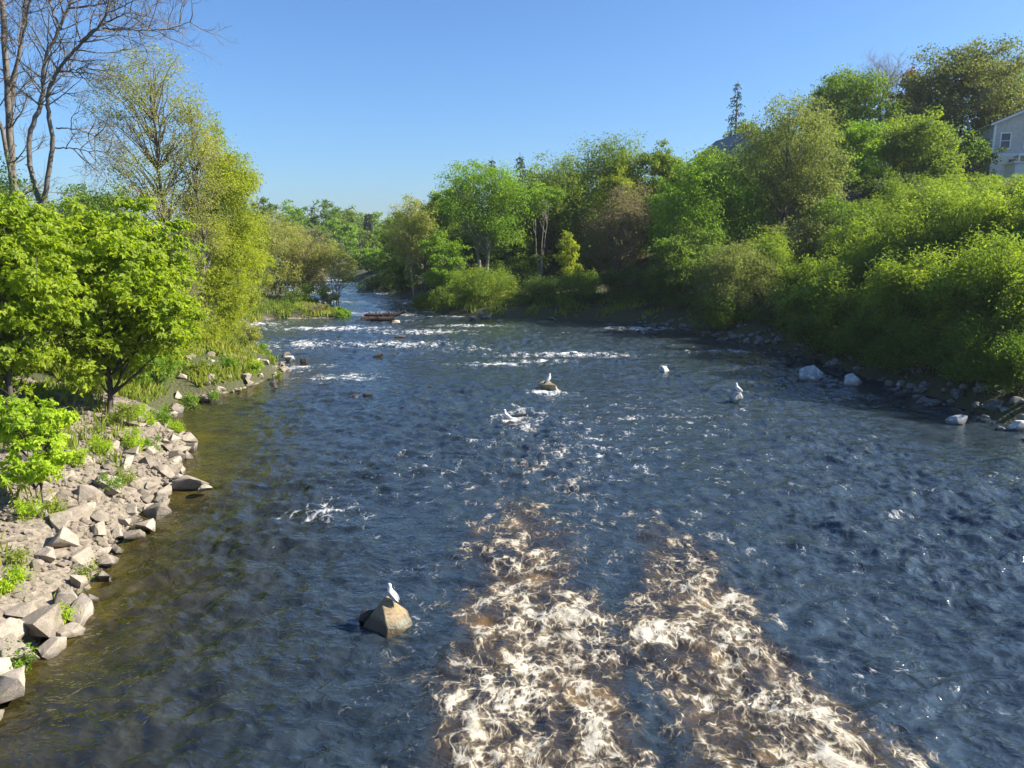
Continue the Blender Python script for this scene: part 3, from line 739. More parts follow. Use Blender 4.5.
# --- the wooded point in the middle
tree('birch_tree', 'pale sparse birch with a thin white trunk at the left end of the point', 'tree', 412, 79, 192, 50, 'pale', 'bark_pale', .34, 1.5, .16, 26, r0=.09, limbs=50, inner=2.6)
tree('broadleaf_tree', 'small bright green tree in front right of the white birch', 'tree', 443, 73.5, 222, 46, 'bright', 'bark', .1, 3.0, .2)
tree('forked_tree', 'tall light green tree with thick forked pale trunk on the wooded point', 'tree', 482, 77, 156, 84, 'bright', 'bark_pale', .30, 2.6, .19, 36, r0=.34, n=12, limbs=40, stems=2)
spruce('dark spruce behind the forked pale trunk', 492, 98, 156, 40)
spruce('dark spruce right of the forked tree, tallest of the three', 520, 100, 152, 42)
spruce('dark spruce between the other two behind the forked tree', 506, 96, 172, 40)
spruce('dark narrow spruce top showing over the golden tree', 622, 106, 146, 26)
spruce('dark spruce in the shade behind the flat topped tree', 548, 95, 190, 46)
tree('flat_topped_tree', 'slim tree with three pale stems and a flat light green top', 'tree', 540, 78, 183, 46, 'bright', 'bark_pale', .66, 1.8, .2, 30, r0=.13, stems=3, n=6)
tree('broadleaf_tree', 'broad golden olive tree, tallest on the wooded point', 'tree', 588, 85, 140, 120, 'olive', 'bark', .15, 3.0, .21, n=13, r0=.22)
tree('broadleaf_tree', 'yellowish tree against the right side of the golden olive tree', 'tree', 612, 82, 166, 60, 'yellow', 'bark', .3, 1.5, .2)
tree('budding_tree', 'pinkish brown budding tree right of the golden olive tree', 'tree', 620, 77, 184, 70, 'pink', 'bark', .04, 1.7, .16, 24, r0=.1, stems=3, limbs=70)
tree('broadleaf_tree', 'slim yellow green tree in front of the golden olive tree', 'tree', 568, 73, 230, 30, 'yellow', 'bark', .1, 2.4, .18)
tree('broadleaf_tree', 'rounded olive tree between the pinkish budding tree and bright maple', 'tree', 662, 83, 141, 56, 'olive', 'bark', .08, 3.0, n=11)
tree('broadleaf_tree', 'dark green tree filling the gap behind the white birch', 'tree', 430, 92, 198, 54, 'olive', 'bark', .1, 3.0)
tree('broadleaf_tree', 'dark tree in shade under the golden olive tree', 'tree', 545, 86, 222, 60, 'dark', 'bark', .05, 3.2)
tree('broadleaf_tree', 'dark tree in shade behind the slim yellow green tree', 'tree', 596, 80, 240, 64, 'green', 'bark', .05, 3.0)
tree('broadleaf_tree', 'green tree in shade behind the bright rounded bush of the point', 'tree', 462, 86, 225, 56, 'green', 'bark', .05, 3.0)
shrub('willow_shrub', 'bright rounded willow bush under the forked tree at the water', 'shrub', 486, 70.5, 262, 74, 'willow', 3.4, .18, .35)
shrub('willow_shrub', 'low willow bush left of the bright rounded one', 'shrub', 452, 70, 284, 50, 'willow', 3.4, .18, .35)
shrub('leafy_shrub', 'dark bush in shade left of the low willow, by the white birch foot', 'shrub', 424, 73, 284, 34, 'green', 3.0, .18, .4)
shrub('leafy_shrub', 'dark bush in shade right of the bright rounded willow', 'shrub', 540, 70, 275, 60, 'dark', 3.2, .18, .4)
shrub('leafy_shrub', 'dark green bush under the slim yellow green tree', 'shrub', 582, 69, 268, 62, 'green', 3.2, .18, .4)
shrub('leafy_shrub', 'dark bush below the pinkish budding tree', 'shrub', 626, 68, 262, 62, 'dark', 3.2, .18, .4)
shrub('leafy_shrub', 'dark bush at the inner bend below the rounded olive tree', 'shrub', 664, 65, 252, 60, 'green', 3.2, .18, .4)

for i, (px, Yd, tp, w_) in enumerate([(520, 68.5, 296, 44), (556, 67.8, 294, 50), (592, 67.4, 292, 50), (628, 66.0, 290, 52), (660, 63.4, 286, 52), (690, 60.4, 290, 50), (716, 57.2, 300, 46), (744, 54, 306, 50), (772, 51, 310, 50), (798, 48.2, 316, 46)]):
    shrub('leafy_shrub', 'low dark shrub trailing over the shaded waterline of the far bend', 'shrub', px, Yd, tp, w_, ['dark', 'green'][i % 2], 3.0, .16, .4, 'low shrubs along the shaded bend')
# --- the right hillside
tree('maple_tree', 'bright green maple with open leafy boughs below the grey roof', 'tree', 706, 66, 156, 108, 'bright', 'bark', .06, 3.0, .2, n=13, lobes=1)
tree('broadleaf_tree', 'lower green tree at the bend under the bright maple', 'tree', 690, 62, 222, 76, 'green', 'bark', .02, 3.0)
shrub('willow_shrub', 'grey green willow mound at the bend of the right bank', 'shrub', 735, 55, 236, 92, 'grey', 3.4, .17, .35)
shrub('willow_shrub', 'yellowish willow beside the grey green mound on the right bank', 'shrub', 772, 58, 222, 84, 'willow', 3.4, .17, .35)
shrub('leafy_shrub', 'dark overhanging bush at the water under the grey green mound', 'shrub', 720, 54.5, 292, 70, 'green', 3.2, .15, .4)
tree('broadleaf_tree', 'tall airy olive tree on the hillside right of the grey roof', 'tree', 792, 67, 94, 102, 'grey', 'bark', .12, 2.2, .18, 32, n=14, limbs=60, r0=.2)
tree('broadleaf_tree', 'small olive tree on the skyline beside the tall airy one', 'tree', 752, 112, 118, 60, 'olive', 'bark', .15, 3.0)
spruce('sparse thin spruce alone on the skyline above the grey roof', 738, 118, 80, 30, sparse=.4)
tree('maple_tree', 'vivid green tree catching sun below the dark rounded crown', 'tree', 852, 70, 118, 66, 'bright', 'bark', .1, 3.0, .2)
tree('broadleaf_tree', 'big dark rounded tree on the skyline left of the burgundy tree', 'tree', 860, 92, 66, 92, 'green', 'bark', .1, 5.0, inner=4, n=12)
tree('broadleaf_tree', 'low green tree on the skyline left of the big dark rounded one', 'tree', 822, 96, 86, 40, 'olive', 'bark', .1, 2.8)
tree('burgundy_tree', 'burgundy leaved tree peeping between two big crowns on the skyline', 'tree', 913, 104, 62, 44, 'burg', 'bark', .1, 3.2)
tree('copper_tree', 'largest round tree on the hilltop with copper tinted sunny side', 'tree', 967, 86, 43, 106, 'copper', 'bark', .08, 5.0, inner=4, n=14, r0=.25)
tree('broadleaf_tree', 'compact round tree with yellowish rim below the copper tree', 'tree', 923, 72, 112, 82, 'olive', 'bark', .05, 5.0, inner=4, n=12)
tree('broadleaf_tree', 'green tree rising behind the grey shingled house', 'tree', 1022, 108, 58, 60, 'bright', 'bark', .1, 3.0)
tree('broadleaf_tree', 'green tree beyond the picture edge behind the house', 'tree', 1080, 100, 60, 100, 'green', dens=2)
tree('broadleaf_tree', 'green tree low between the tall airy one and vivid tree', 'tree', 826, 64, 178, 70, 'grey', 'bark', .03, 3.0)
tree('broadleaf_tree', 'dark tree in shade under the compact round tree', 'tree', 890, 68, 172, 60, 'dark', 'bark', .02, 3.2)
tree('broadleaf_tree', 'green tree filling the slope behind the tall airy tree', 'tree', 780, 84, 132, 80, 'green', 'bark', .05, 3.0)
tree('broadleaf_tree', 'green tree filling the slope below the grey roof', 'tree', 728, 84, 146, 78, 'green', 'bark', .05, 3.0)
FILL2 = [(425, 86, 205, 50, 'pale'), (455, 90, 176, 54, 'willow'), (508, 88, 176, 54, 'olive'), (560, 90, 172, 60, 'willow'), (640, 88, 176, 60, 'olive'), (515, 80, 232, 60, 'green'), (600, 84, 205, 60, 'willow'), (404, 92, 214, 40, 'willow'), (648, 78, 205, 56, 'green'), (675, 76, 176, 60, 'bright'), (500, 84, 215, 46, 'dark')]
for px, Yd, tp, w_, mt_ in FILL2:
    tree('broadleaf_tree', 'leafy tree closing a gap in the wall of trees on the wooded point', 'tree', px, Yd, tp, w_, mt_, 'bark', .02, 2.8, None, 45, 'trees closing the gaps of the wooded point', limbs=14, cap=18000)
FILL = [(400, 118, 205, 46), (440, 112, 190, 50), (470, 108, 178, 50), (535, 112, 168, 56), (565, 110, 160, 60), (610, 108, 162, 60), (640, 104, 168, 56), (680, 100, 158, 56), (520, 104, 205, 60), (575, 100, 205, 60), (635, 94, 210, 56)]
for i, (px, Yd, tp, w_) in enumerate(FILL):
    tree('broadleaf_tree', 'green tree in the shaded wood behind the point', 'tree', px, Yd, tp, w_, ['olive', 'green', 'dark'][i % 3], 'bark', .02, 2.6, None, 45, 'trees of the wood behind the point', limbs=10, cap=14000)
HILL = [(775, 76, 178, 64), (812, 78, 150, 60), (846, 80, 160, 60), (880, 84, 130, 60), (905, 80, 160, 60), (940, 80, 140, 60), (972, 78, 128, 56), (760, 66, 205, 70), (800, 60, 215, 70), (842, 60, 195, 76), (700, 86, 172, 60)]
for i, (px, Yd, tp, w_) in enumerate(HILL):
    tree('broadleaf_tree', 'green tree filling the slope between the thicket and the skyline trees', 'tree', px, Yd, tp, w_, ['green', 'olive', 'grey'][i % 3], 'bark', .0, 2.6, None, 45, 'trees on the right slope', limbs=10, cap=16000)
for i, (px, Yd, tp, w_) in enumerate([(850, 55, 222, 80), (890, 54, 198, 80), (930, 54, 178, 84), (970, 56, 172, 70), (1010, 58, 182, 70), (1050, 56, 172, 80), (990, 62, 172, 40), (948, 63, 167, 56), (868, 62, 186, 60), (905, 62, 176, 50)]):
    shrub('willow_shrub', 'sunlit willow bush along the back of the thicket', 'shrub', px, Yd, tp, w_, 'willow', 3.4, .17, .32, 'bushes along the back of the thicket', n=12, cap=30000)
def bare_far():
    rng = np.random.default_rng(77); P = at(886, 44, 108); z0 = gz(P[0], 108); h = P[2] - z0
    t = thing('bare_tree', 'pale leafless treetop on the skyline above the dark rounded crown', 'tree', (P[0], 108, z0))
    tb = Tubes(); b2 = Tubes()
    tb.add(wander((0, 0, -.3), (0, 0, h * .6), 8, .05, rng), np.linspace(.25, .15, 8), 6)
    for k in range(11):
        bare_branches(b2, (0, 0, h * .6 - rng.uniform(0, 1.2)), (rng.normal(0, .3), rng.normal(0, .3), 1), h * .24, .08, 4, rng)
    link('trunk', tb.mesh('trunk', M['bark_pale']), t); link('branches', b2.mesh('branches', M['bark_pale']), t)
bare_far()
WB = [(828, 50, 246, 96, 'yellow rimmed willow bush where the big thicket begins'), (880, 47, 212, 104, 'willow bush in the thicket under the compact round tree'), (938, 45, 180, 116, 'tall sunny willow bush in the thicket left of the house'),
      (1004, 43, 176, 110, 'sunny topped willow bush in the thicket below the house'), (1062, 40, 170, 120, 'willow bush of the thicket at the right edge'),
      (806, 47.5, 282, 66, 'low willow bush at the thicket\'s water end by the pale rocks'), (852, 43, 262, 96, 'shaded willow bush over the bank rocks, second in the front row'), (914, 39, 232, 110, 'shaded willow bush in the middle of the thicket front'),
      (984, 36, 222, 120, 'shaded willow bush of the thicket front near the right edge'), (1050, 33, 215, 130, 'shaded willow bush of the thicket front cut by the right edge')]
for i, (px, Yd, tp, w_, lb) in enumerate(WB):
    shrub('willow_shrub', lb, 'shrub', px, Yd, tp, w_, 'willow', 4.6, .19, .32, 'willow thicket on the right bank', n=13, stems=14, cap=60000)
for i, (px, Yd, tp, w_, lb) in enumerate([(850, 41.5, 326, 60, 'low dark bush over the rocks between the pale rocks and thicket'), (900, 37, 322, 80, 'low dark bush at the thicket foot, second from the two pale rocks'), (968, 33, 326, 90, 'low dark bush at the thicket foot near the pale boulder'), (1024, 29.8, 330, 90, 'low dark bush at the right edge over the water'), (872, 39.5, 304, 70, 'low dark bush hanging over the rocks by the middle of the thicket'), (936, 35, 304, 90, 'low dark bush hanging over the rocks, right of its neighbour'), (1004, 31.5, 306, 110, 'low dark bush over the rocks at the right edge'), (820, 44, 306, 66, 'low dark bush over the two pale rocks')]):
    shrub('leafy_shrub', lb, 'shrub', px, Yd, tp, w_, 'green', 3.4, .13, .35, 'low bushes over the right bank rocks')

# ------------------------------------------------------------------ rocks
def rock_mesh(name, mat, seed, pts=15, bev=.03, sub=1, rough=.035):
    rng = np.random.default_rng(seed)
    bm = bmesh.new()
    P = unit(rng.normal(0, 1, (pts, 3))) * rng.uniform(.8, 1.05, (pts, 1))
    for q in P: bm.verts.new(q)
    bmesh.ops.convex_hull(bm, input=bm.verts)
    bmesh.ops.delete(bm, geom=[v for v in bm.verts if not v.link_faces], context='VERTS')
    bmesh.ops.dissolve_limit(bm, angle_limit=rad(14), verts=bm.verts, edges=bm.edges)
    bmesh.ops.bevel(bm, geom=list(bm.edges) + list(bm.verts), offset=bev, segments=2, profile=.6, affect='EDGES')
    bmesh.ops.triangulate(bm, faces=bm.faces)
    bmesh.ops.subdivide_edges(bm, edges=[e for e in bm.edges if e.calc_length() > .3], cuts=2, use_grid_fill=True)
    for v in bm.verts:
        c = v.co; n_ = float(perlin(c.x * 2.2 + seed, c.y * 2.2 + c.z * 1.7, seed % 9)); n2_ = float(perlin(c.x * 6 + seed, c.y * 6 + c.z * 5, 3))
        v.co = c * (1 + rough * 1.6 * n_ + rough * n2_)
    me = bpy.data.meshes.new(name); bm.to_mesh(me); bm.free()
    me.materials.append(M[mat])
    me.polygons.foreach_set('use_smooth', np.full(len(me.polygons), True))
    try: me.set_sharp_from_angle(angle=rad(32))
    except Exception: pass
    return me
PROTO = {k: [rock_mesh('boulder', k, 40 + 7 * i + 131 * j, 10 + (i * 3) % 6) for i in range(7)] for j, k in enumerate(('rock', 'rock_grey', 'rock_white', 'rock_gold', 'rock_dark'))}
first = {}
def boulder(mat, loc, size, label, group=None, flat=.7, rng=RNG, name='boulder', rz=None, tilt=.25, v=None):
    k = int(rng.integers(7)) if v is None else v
    key = (mat, k)
    if key not in first: o = link(name, PROTO[mat][k]); first[key] = o
    else: o = first[key].copy(); COL.objects.link(o)
    s = size * .5
    o.location = [float(q) for q in loc]
    o.scale = (s * rng.uniform(.85, 1.25), s * rng.uniform(.75, 1.05), s * flat * rng.uniform(.8, 1.15))
    o.rotation_euler = (rng.normal(0, tilt), rng.normal(0, tilt), rng.uniform(0, 6.28) if rz is None else rz)
    for kk in ('group',):
        if kk in o: del o[kk]
    return tag(o, label, 'rock', group)

rr = np.random.default_rng(8)
# riprap along the left bank
placed = []
def try_place(x, y, s, gap=.56):
    for a, b_, c in placed:
        if (a - x) ** 2 + (b_ - y) ** 2 < ((s + c) * .5 * gap) ** 2: return False
    placed.append((x, y, s)); return True
cnt = 0
for it in range(6000):
    y = rr.uniform(9.5, 26.5); lx = float(np.interp(y, LB[:, 0], LB[:, 1]))
    d = -.35 + rr.exponential(1.5)
    if d > 4.8: continue
    s = rr.uniform(.38, .80) * (1.15 if d < 1.3 else .9)
    if rr.uniform() < .1: s *= 1.35
    x = lx - d
    if x < -16.5: continue
    if not try_place(x, y, s): continue
    lab = ('tan angular boulder at the waterline of the left bank' if d < .7 else 'pale tan boulder in the rubble slope of the left bank') if y > 14.5 else 'large tan boulder in the bottom left corner by the water'
    boulder('rock', (x, y, max(.02, gz(x, y)) + s * .1), s, lab, 'boulders of the left bank', .6, rr, tilt=.3)
    cnt += 1
    if cnt > 140: break
def W(px, py, z=0.): return on_water(px, py, z)
SP = [((42, 626), 1.15, 'rock', 'big slab topped boulder with a black shaded face at the left waterline'), ((12, 655), .95, 'rock', 'flat pale boulder at the left edge above the lowest one'), ((8, 684), .95, 'rock', 'lowest boulder in the bottom left corner, half in the water'),
      ((22, 606), .8, 'rock', 'broad pale boulder behind the slab topped one'), ((62, 600), .8, 'rock', 'pale boulder between the slab topped one and the dark gap'), ((190, 482), 1.1, 'rock', 'long flat ledge rock jutting from the left bank into the water'),
      ((172, 470), .8, 'rock', 'boulder behind the long ledge rock of the left bank'), ((206, 488), .5, 'rock', 'small rock at the water end of the ledge')]
for (q, s, mt, lb) in SP:
    w_ = W(*q, .25); boulder(mt, (w_[0], w_[1], .22), s, lb, None, .62, rr, tilt=.16)
# rocky tongue by the willow
for i in range(52):
    px = rr.uniform(168, 296); py = np.interp(px, [168, 200, 240, 296], [418, 398, 392, 362]) - rr.uniform(-4, 26) * (1 if px < 270 else .5)
    w_ = W(px, py, .1); s = rr.uniform(.25, .75)
    boulder('rock', (w_[0], w_[1], max(.03, gz(w_[0], w_[1])) + .05), s, 'small tan rock on the weedy tongue below the yellow willow', 'rocks of the weedy tongue', .65, rr)
for (px, py, s, lb, mt) in [(290, 361, .9, 'white topped rock at the tip of the weedy tongue', 'rock_white'), (268, 366, .7, 'grey rock beside the white topped one on the weedy tongue', 'rock_grey'), (304, 363, .6, 'dark rock just off the tip of the weedy tongue', 'rock_dark'),
                           (274, 388, .6, 'dark wet rock at the waterline of the weedy tongue', 'rock_dark'), (180, 412, .8, 'flat tan rock in the cove before the broad maple', 'rock')]:
    w_ = W(px, py); boulder(mt, (w_[0], w_[1], .1), s, lb, None, .7, rr)
# right bank, in shade
for i in range(46):
    y = rr.uniform(24, 60); rx = float(np.interp(y, RB[:, 0], RB[:, 1])); d = rr.normal(.3, .8)
    x = rx + d; s = rr.uniform(.35, 1.0)
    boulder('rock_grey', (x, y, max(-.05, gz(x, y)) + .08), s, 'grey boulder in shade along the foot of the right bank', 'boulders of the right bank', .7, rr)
for i in range(13):
    px = rr.uniform(420, 700); w_ = W(px, 321 + (px > 620) * (px - 620) * .14 - rr.uniform(0, 5), 0.)
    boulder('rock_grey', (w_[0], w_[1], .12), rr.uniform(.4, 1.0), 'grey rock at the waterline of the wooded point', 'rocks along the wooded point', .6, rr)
for (px, py, s, lb, mt) in [(812, 380, 1.0, 'left one of two pale rounded rocks off the right bank', 'rock_white'), (853, 386, 1.15, 'larger right one of two pale rounded rocks off the right bank', 'rock_white'),
                           (970, 404, 1.1, 'rounded grey boulder at the water off the right bank', 'rock_grey'), (990, 413, .95, 'pale boulder right of the rounded grey one', 'rock_white'), (957, 424, .65, 'low pale rock in the water before the rounded grey one', 'rock_white'), (1018, 430, .7, 'pale rock in the water at the right edge', 'rock_white'),
                           (932, 391, .8, 'pale topped rock among the shaded ones of the right bank', 'rock_white'), (925, 404, .9, 'low flat grey rock in the right shallows', 'rock_grey'), (900, 388, .5, 'small pale rock left of the pale topped one', 'rock_white'),
                           (664, 373, .62, 'small bright pointed rock alone in the middle of the river', 'rock_white'), (657, 374, .45, 'dark rock touching the small bright pointed one', 'rock_dark'),
                           (432, 387, .55, 'small dark rock left of the middle rapid', 'rock_dark'), (368, 396, .95, 'low brown rock in the water off the weedy tongue', 'rock_dark'), (356, 397, .6, 'small brown rock beside the low brown one', 'rock_dark'),
                           (378, 357, 1.2, 'flat dark rock awash in the left rapids', 'rock_dark'), (392, 356, .9, 'dark rock awash right of the flat one', 'rock_dark'), (400, 338, 1.3, 'dark flat rock in the white water below the log pile', 'rock_dark'),
                           (405, 322, 1.3, 'brown rounded rock at the right end of the log pile', 'rock_dark'), (396, 324, 1.0, 'tan rock leaning on the log pile', 'rock'),
                           (498, 313, 1.6, 'pale slab rock lying on the grassy edge of the wooded point', 'rock_white'), (510, 424, .9, 'dark low rock under a small gull in mid river', 'rock_dark'), (520, 419, .7, 'greenish grey rock awash behind the dark low one', 'rock_grey'),
                           (550, 390, 1.3, 'low rock with white water around it and a gull on top', 'rock_gold'), (500, 322, .8, 'grey rock at the grassy edge of the wooded point', 'rock_grey')]:
    if mt == 'rock_dark': s *= .72
    if mt == 'rock_white': s *= 1.22
    w_ = W(px, py); boulder(mt, (w_[0], w_[1], s * (.15 if mt == 'rock_white' else .05)), s, lb, None, .5 if mt == 'rock_dark' else .72, rr, tilt=.3)
w_ = W(736, 403); boulder('rock_white', (w_[0], w_[1], .16), 1.0, 'whitened rock with a gull on it off the right bank', None, .95, rr)
# the gull's rock in the foreground
def gull_rock():
    c = W(388, 628)
    bm = bmesh.new()
    P = [(-.45, .0, -.25), (.03, -.46, -.25), (.46, -.12, -.25), (.36, .34, -.25), (-.3, .36, -.25), (-.06, -.06, .44), (-.02, .12, .52), (.08, .04, .48), (.04, -.32, .16), (.37, -.04, .16), (.28, .2, .2), (-.37, .04, .06), (-.28, .26, .16), (.22, -.24, .12)]
    for q in P: bm.verts.new(q)
    bmesh.ops.convex_hull(bm, input=bm.verts)
    bmesh.ops.delete(bm, geom=[v for v in bm.verts if not v.link_faces], context='VERTS')
    bmesh.ops.bevel(bm, geom=list(bm.edges), offset=.008, segments=1, profile=.6, affect='EDGES')
    bmesh.ops.triangulate(bm, faces=bm.faces)
    bmesh.ops.subdivide_edges(bm, edges=[e for e in bm.edges if e.calc_length() > .1], cuts=2, use_grid_fill=True)
    for v in bm.verts:
        q = v.co; v.co = q * (1 + .022 * float(perlin(q.x * 6, q.y * 6 + q.z * 5, 4)))
    me = bpy.data.meshes.new('boulder'); bm.to_mesh(me); bm.free(); me.materials.append(M['rock_splash_shade'])
    me.polygons.foreach_set('use_smooth', np.full(len(me.polygons), True)); me.set_sharp_from_angle(angle=rad(18))
    o = link('boulder', me, None, (c[0], c[1], 0.0)); o.scale = (1.2, 1.1, 1.1); tag(o, 'pointed golden rock with a black shaded side, standing alone in the near water', 'rock')
    return c
GR = gull_rock()
w_ = W(369, 622); boulder('rock_dark', (w_[0], w_[1], .06), .5, 'low dark rock tucked against the left side of the pointed golden one', None, .8, rr)

# ------------------------------------------------------------------ gulls
def gull_mesh():
    # one continuous skin: tail, body, neck, head, bill lofted along a spine; legs joined at the belly
    spine = np.array([(-.26, 0, .13), (-.20, 0, .145), (-.12, 0, .165), (-.02, 0, .19), (.07, 0, .225), (.125, 0, .27), (.15, 0, .32), (.165, 0, .355), (.185, 0, .375), (.21, 0, .378), (.235, 0, .37), (.262, 0, .358)])
    ry = np.array([.02, .045, .072, .085, .08, .06, .045, .042, .043, .034, .013, .004])
    rz_ = np.array([.008, .028, .062, .085, .085, .066, .048, .043, .042, .032, .014, .005])
    n, k = len(spine), 12
    t = np.linspace(0, 1, n); tt = np.linspace(0, 1, 34)
    sp_ = np.stack([np.interp(tt, t, spine[:, i]) for i in range(3)], 1); a = np.interp(tt, t, ry); b_ = np.interp(tt, t, rz_)
    for _ in range(2):
        sp_[1:-1] = .25 * sp_[:-2] + .5 * sp_[1:-1] + .25 * sp_[2:]; a[1:-1] = .25 * a[:-2] + .5 * a[1:-1] + .25 * a[2:]; b_[1:-1] = .25 * b_[:-2] + .5 * b_[1:-1] + .25 * b_[2:]
    d = unit(np.gradient(sp_, axis=0)); side = np.array([0, 1., 0]); upv = np.cross(d, side) * -1
    th = np.arange(k) / k * 2 * np.pi
    V_ = (sp_[:, None] + a[:, None, None] * np.cos(th)[None, :, None] * side + b_[:, None, None] * np.sin(th)[None, :, None] * upv[:, None]).reshape(-1, 3)
    i = np.arange(len(tt) - 1)[:, None] * k; j = np.arange(k)[None]; j2 = (j + 1) % k
    F_ = np.stack([i + j, i + j2, i + k + j2, i + k + j], -1).reshape(-1, 4)
    idx = np.zeros(len(F_), int)
    seg = np.repeat(np.arange(len(tt) - 1), k)
    idx[tt[seg] > .855] = 2
    tb = Tubes()
    for s in (-1, 1):
        tb.add([(-.01, s * .03, .14), (0, s * .032, .07), (.0, s * .034, .0)], [.012, .007, .006], 6)
        tb.add([(-.01, s * .034, .004), (.03, s * .04, .004), (.055, s * .045, .003)], [.006, .012, .003], 6)
    LV, LF = np.concatenate(tb.v), np.concatenate(tb.f)
    V2 = np.concatenate([V_, LV]); F2 = np.concatenate([F_, LF + len(V_)]); idx = np.concatenate([idx, np.full(len(LF), 2)])
    ends = [np.arange(k)[None][:, ::-1]]
    me = mesh_np('body', V2, [F2], True, mats=[M['gull_white'], M['gull_grey'], M['gull_bill']], mat_idx=idx)
    return me
def gull_wing(s):
    # folded wing lying along the flank with dark tip past the tail
    t = np.linspace(0, 1, 12); x = .10 - .40 * t; zc = .232 - .085 * t; hh = .075 * np.sin(np.pi * np.clip(t * .9 + .1, 0, 1)) ** .7 + .004
    yv = s * (.066 + .026 * np.sin(np.pi * t) - .05 * t ** 2)
    pts = np.stack([x, yv, zc], 1)
    k = 8; th = np.arange(k) / k * 2 * np.pi
    V_ = np.stack([np.stack([np.full(k, px_), py_ + .014 * np.cos(th) , pz_ + h_ * .8 * np.sin(th)], 1) for (px_, py_, pz_), h_ in zip(pts, hh)]).reshape(-1, 3)
    i = np.arange(11)[:, None] * k; j = np.arange(k)[None]; j2 = (j + 1) % k
    F_ = np.stack([i + j, i + j2, i + k + j2, i + k + j], -1).reshape(-1, 4)
    idx = np.where(np.repeat(np.arange(11), k) > 8, 1, 0)
    return mesh_np('wing', V_, F_, True, mats=[M['gull_grey'], M['gull_black']], mat_idx=idx)
M['gull_white'] = plain_mat('white_feather', (.8, .8, .79), .7, .05, 30)
M['gull_grey'] = plain_mat('grey_feather', (.42, .44, .47), .7, .08, 30)
M['gull_black'] = plain_mat('black_feather', (.03, .03, .032), .7, .1, 30)
M['gull_bill'] = plain_mat('yellow_bill', (.55, .36, .08), .5, .1, 30)
M['eye'] = plain_mat('dark_eye', (.01, .01, .01), .2, .0, 30)
GB, GW = gull_mesh(), [gull_wing(-1), gull_wing(1)]
def eye_mesh(s):
    bm = bmesh.new(); bmesh.ops.create_icosphere(bm, subdivisions=2, radius=.0075, matrix=Matrix.Translation((.197, s * .036, .385))); me = bpy.data.meshes.new('eye'); bm.to_mesh(me); bm.free(); me.materials.append(M['eye']); return me
GE = [eye_mesh(-1), eye_mesh(1)]
dg = None
def rock_top(x, y):
    bpy.context.view_layer.update()
    deps = bpy.context.evaluated_depsgraph_get()
    o_ = Vector((x, y, 3.))
    best = 0.05
    for ob in list(COL.objects):
        if ob.type == 'MESH' and ob.name.startswith('boulder') and (ob.location.x - x) ** 2 + (ob.location.y - y) ** 2 < 2:
            inv = ob.matrix_world.inverted(); a = inv @ o_; b_ = inv @ Vector((x, y, -1.)); d = (b_ - a)
            ok, p_, n_, i_ = ob.ray_cast(a, d.normalized())
            if ok: best = max(best, (ob.matrix_world @ p_).z)
    return best
def gull(label, x, y, rz, sc=1.0, z=None, tilt=0.):
    t = thing('gull', label, 'bird', (x, y, (rock_top(x, y) if z is None else z) - .008), 'gulls on the river rocks', rz)
    t.scale = (sc,) * 3; t.rotation_euler = (0, tilt, rz)
    link('body', GB, t)
    for q in GW: link('wing', q, t)
    for q in GE: link('eye', q, t)
    return t
gull('white gull standing on the pointed golden rock in the near water', GR[0] + .03, GR[1] + .06, rad(150), .7, None, rad(-30))
w_ = W(550, 390); gull('white gull on the low rock ringed by white water', w_[0], w_[1], rad(20), .9, None, rad(-30))
w_ = W(736, 403); gull('white gull on the whitened rock off the right bank', w_[0] - .02, w_[1], rad(170), .92, None, rad(-25))
w_ = W(505, 421); gull('white gull on the dark low rock left of the ringed one', w_[0], w_[1], rad(190), .92, None, rad(-25))

# ------------------------------------------------------------------ log pile in the far rapids
def logs():
    c = W(382, 322)
    M['wet_log'] = bark_mat('wet_log', (.02, .012, .009), (.075, .045, .03), 5, .6)
    rng = np.random.default_rng(3)
    L_ = [('thick dark waterlogged log lying across the far rapids', (-1.7, 0, .25), (1.0, .2, .3), .2), ('dark log lying behind the thick one in the far rapids', (-1.5, .5, .5), (1.4, .6, .62), .15), ('short broken log slanting on top of the log pile', (.4, .1, .3), (1.9, .3, .85), .12), ('pale bleached log resting behind the dark ones in the far rapids', (-.9, .9, .55), (1.0, 1.0, .5), .1), ('thin dark branch log sticking out in front of the log pile', (-1.9, -.3, .1), (-.2, -.2, .42), .09)]
    for lb, a, b_, r in L_:
        tb = Tubes(); a = np.array(a); b_ = np.array(b_)
        pts = wander(a - a, b_ - a, 9, .03, rng)
        rr_ = r * (1 + rng.normal(0, .07, 9)); rr_[0] *= .8
        tb.add(pts, rr_, 10)
        for e, sgn in ((0, -1), (8, 1)):
            dd = unit((pts[-1] - pts[0])[None])[0] * sgn
            tb.add([pts[e], pts[e] + dd * .02, pts[e] + dd * .05], [rr_[e], rr_[e] * .6, .01], 10)
        for q in range(3):
            k = rng.integers(2, 7); e = pts[k] + np.array([rng.normal(0, .2), rng.normal(0, .2), r + rng.uniform(.1, .4)])
            tb.add(wander(pts[k], e, 4, .02, rng), [.04, .035, .03, .01], 6)
        o = link('driftwood_log', tb.mesh('driftwood_log', M['wet_log']), None, (c[0] + a[0], c[1] + a[1], a[2])); tag(o, lb, 'log')
logs()

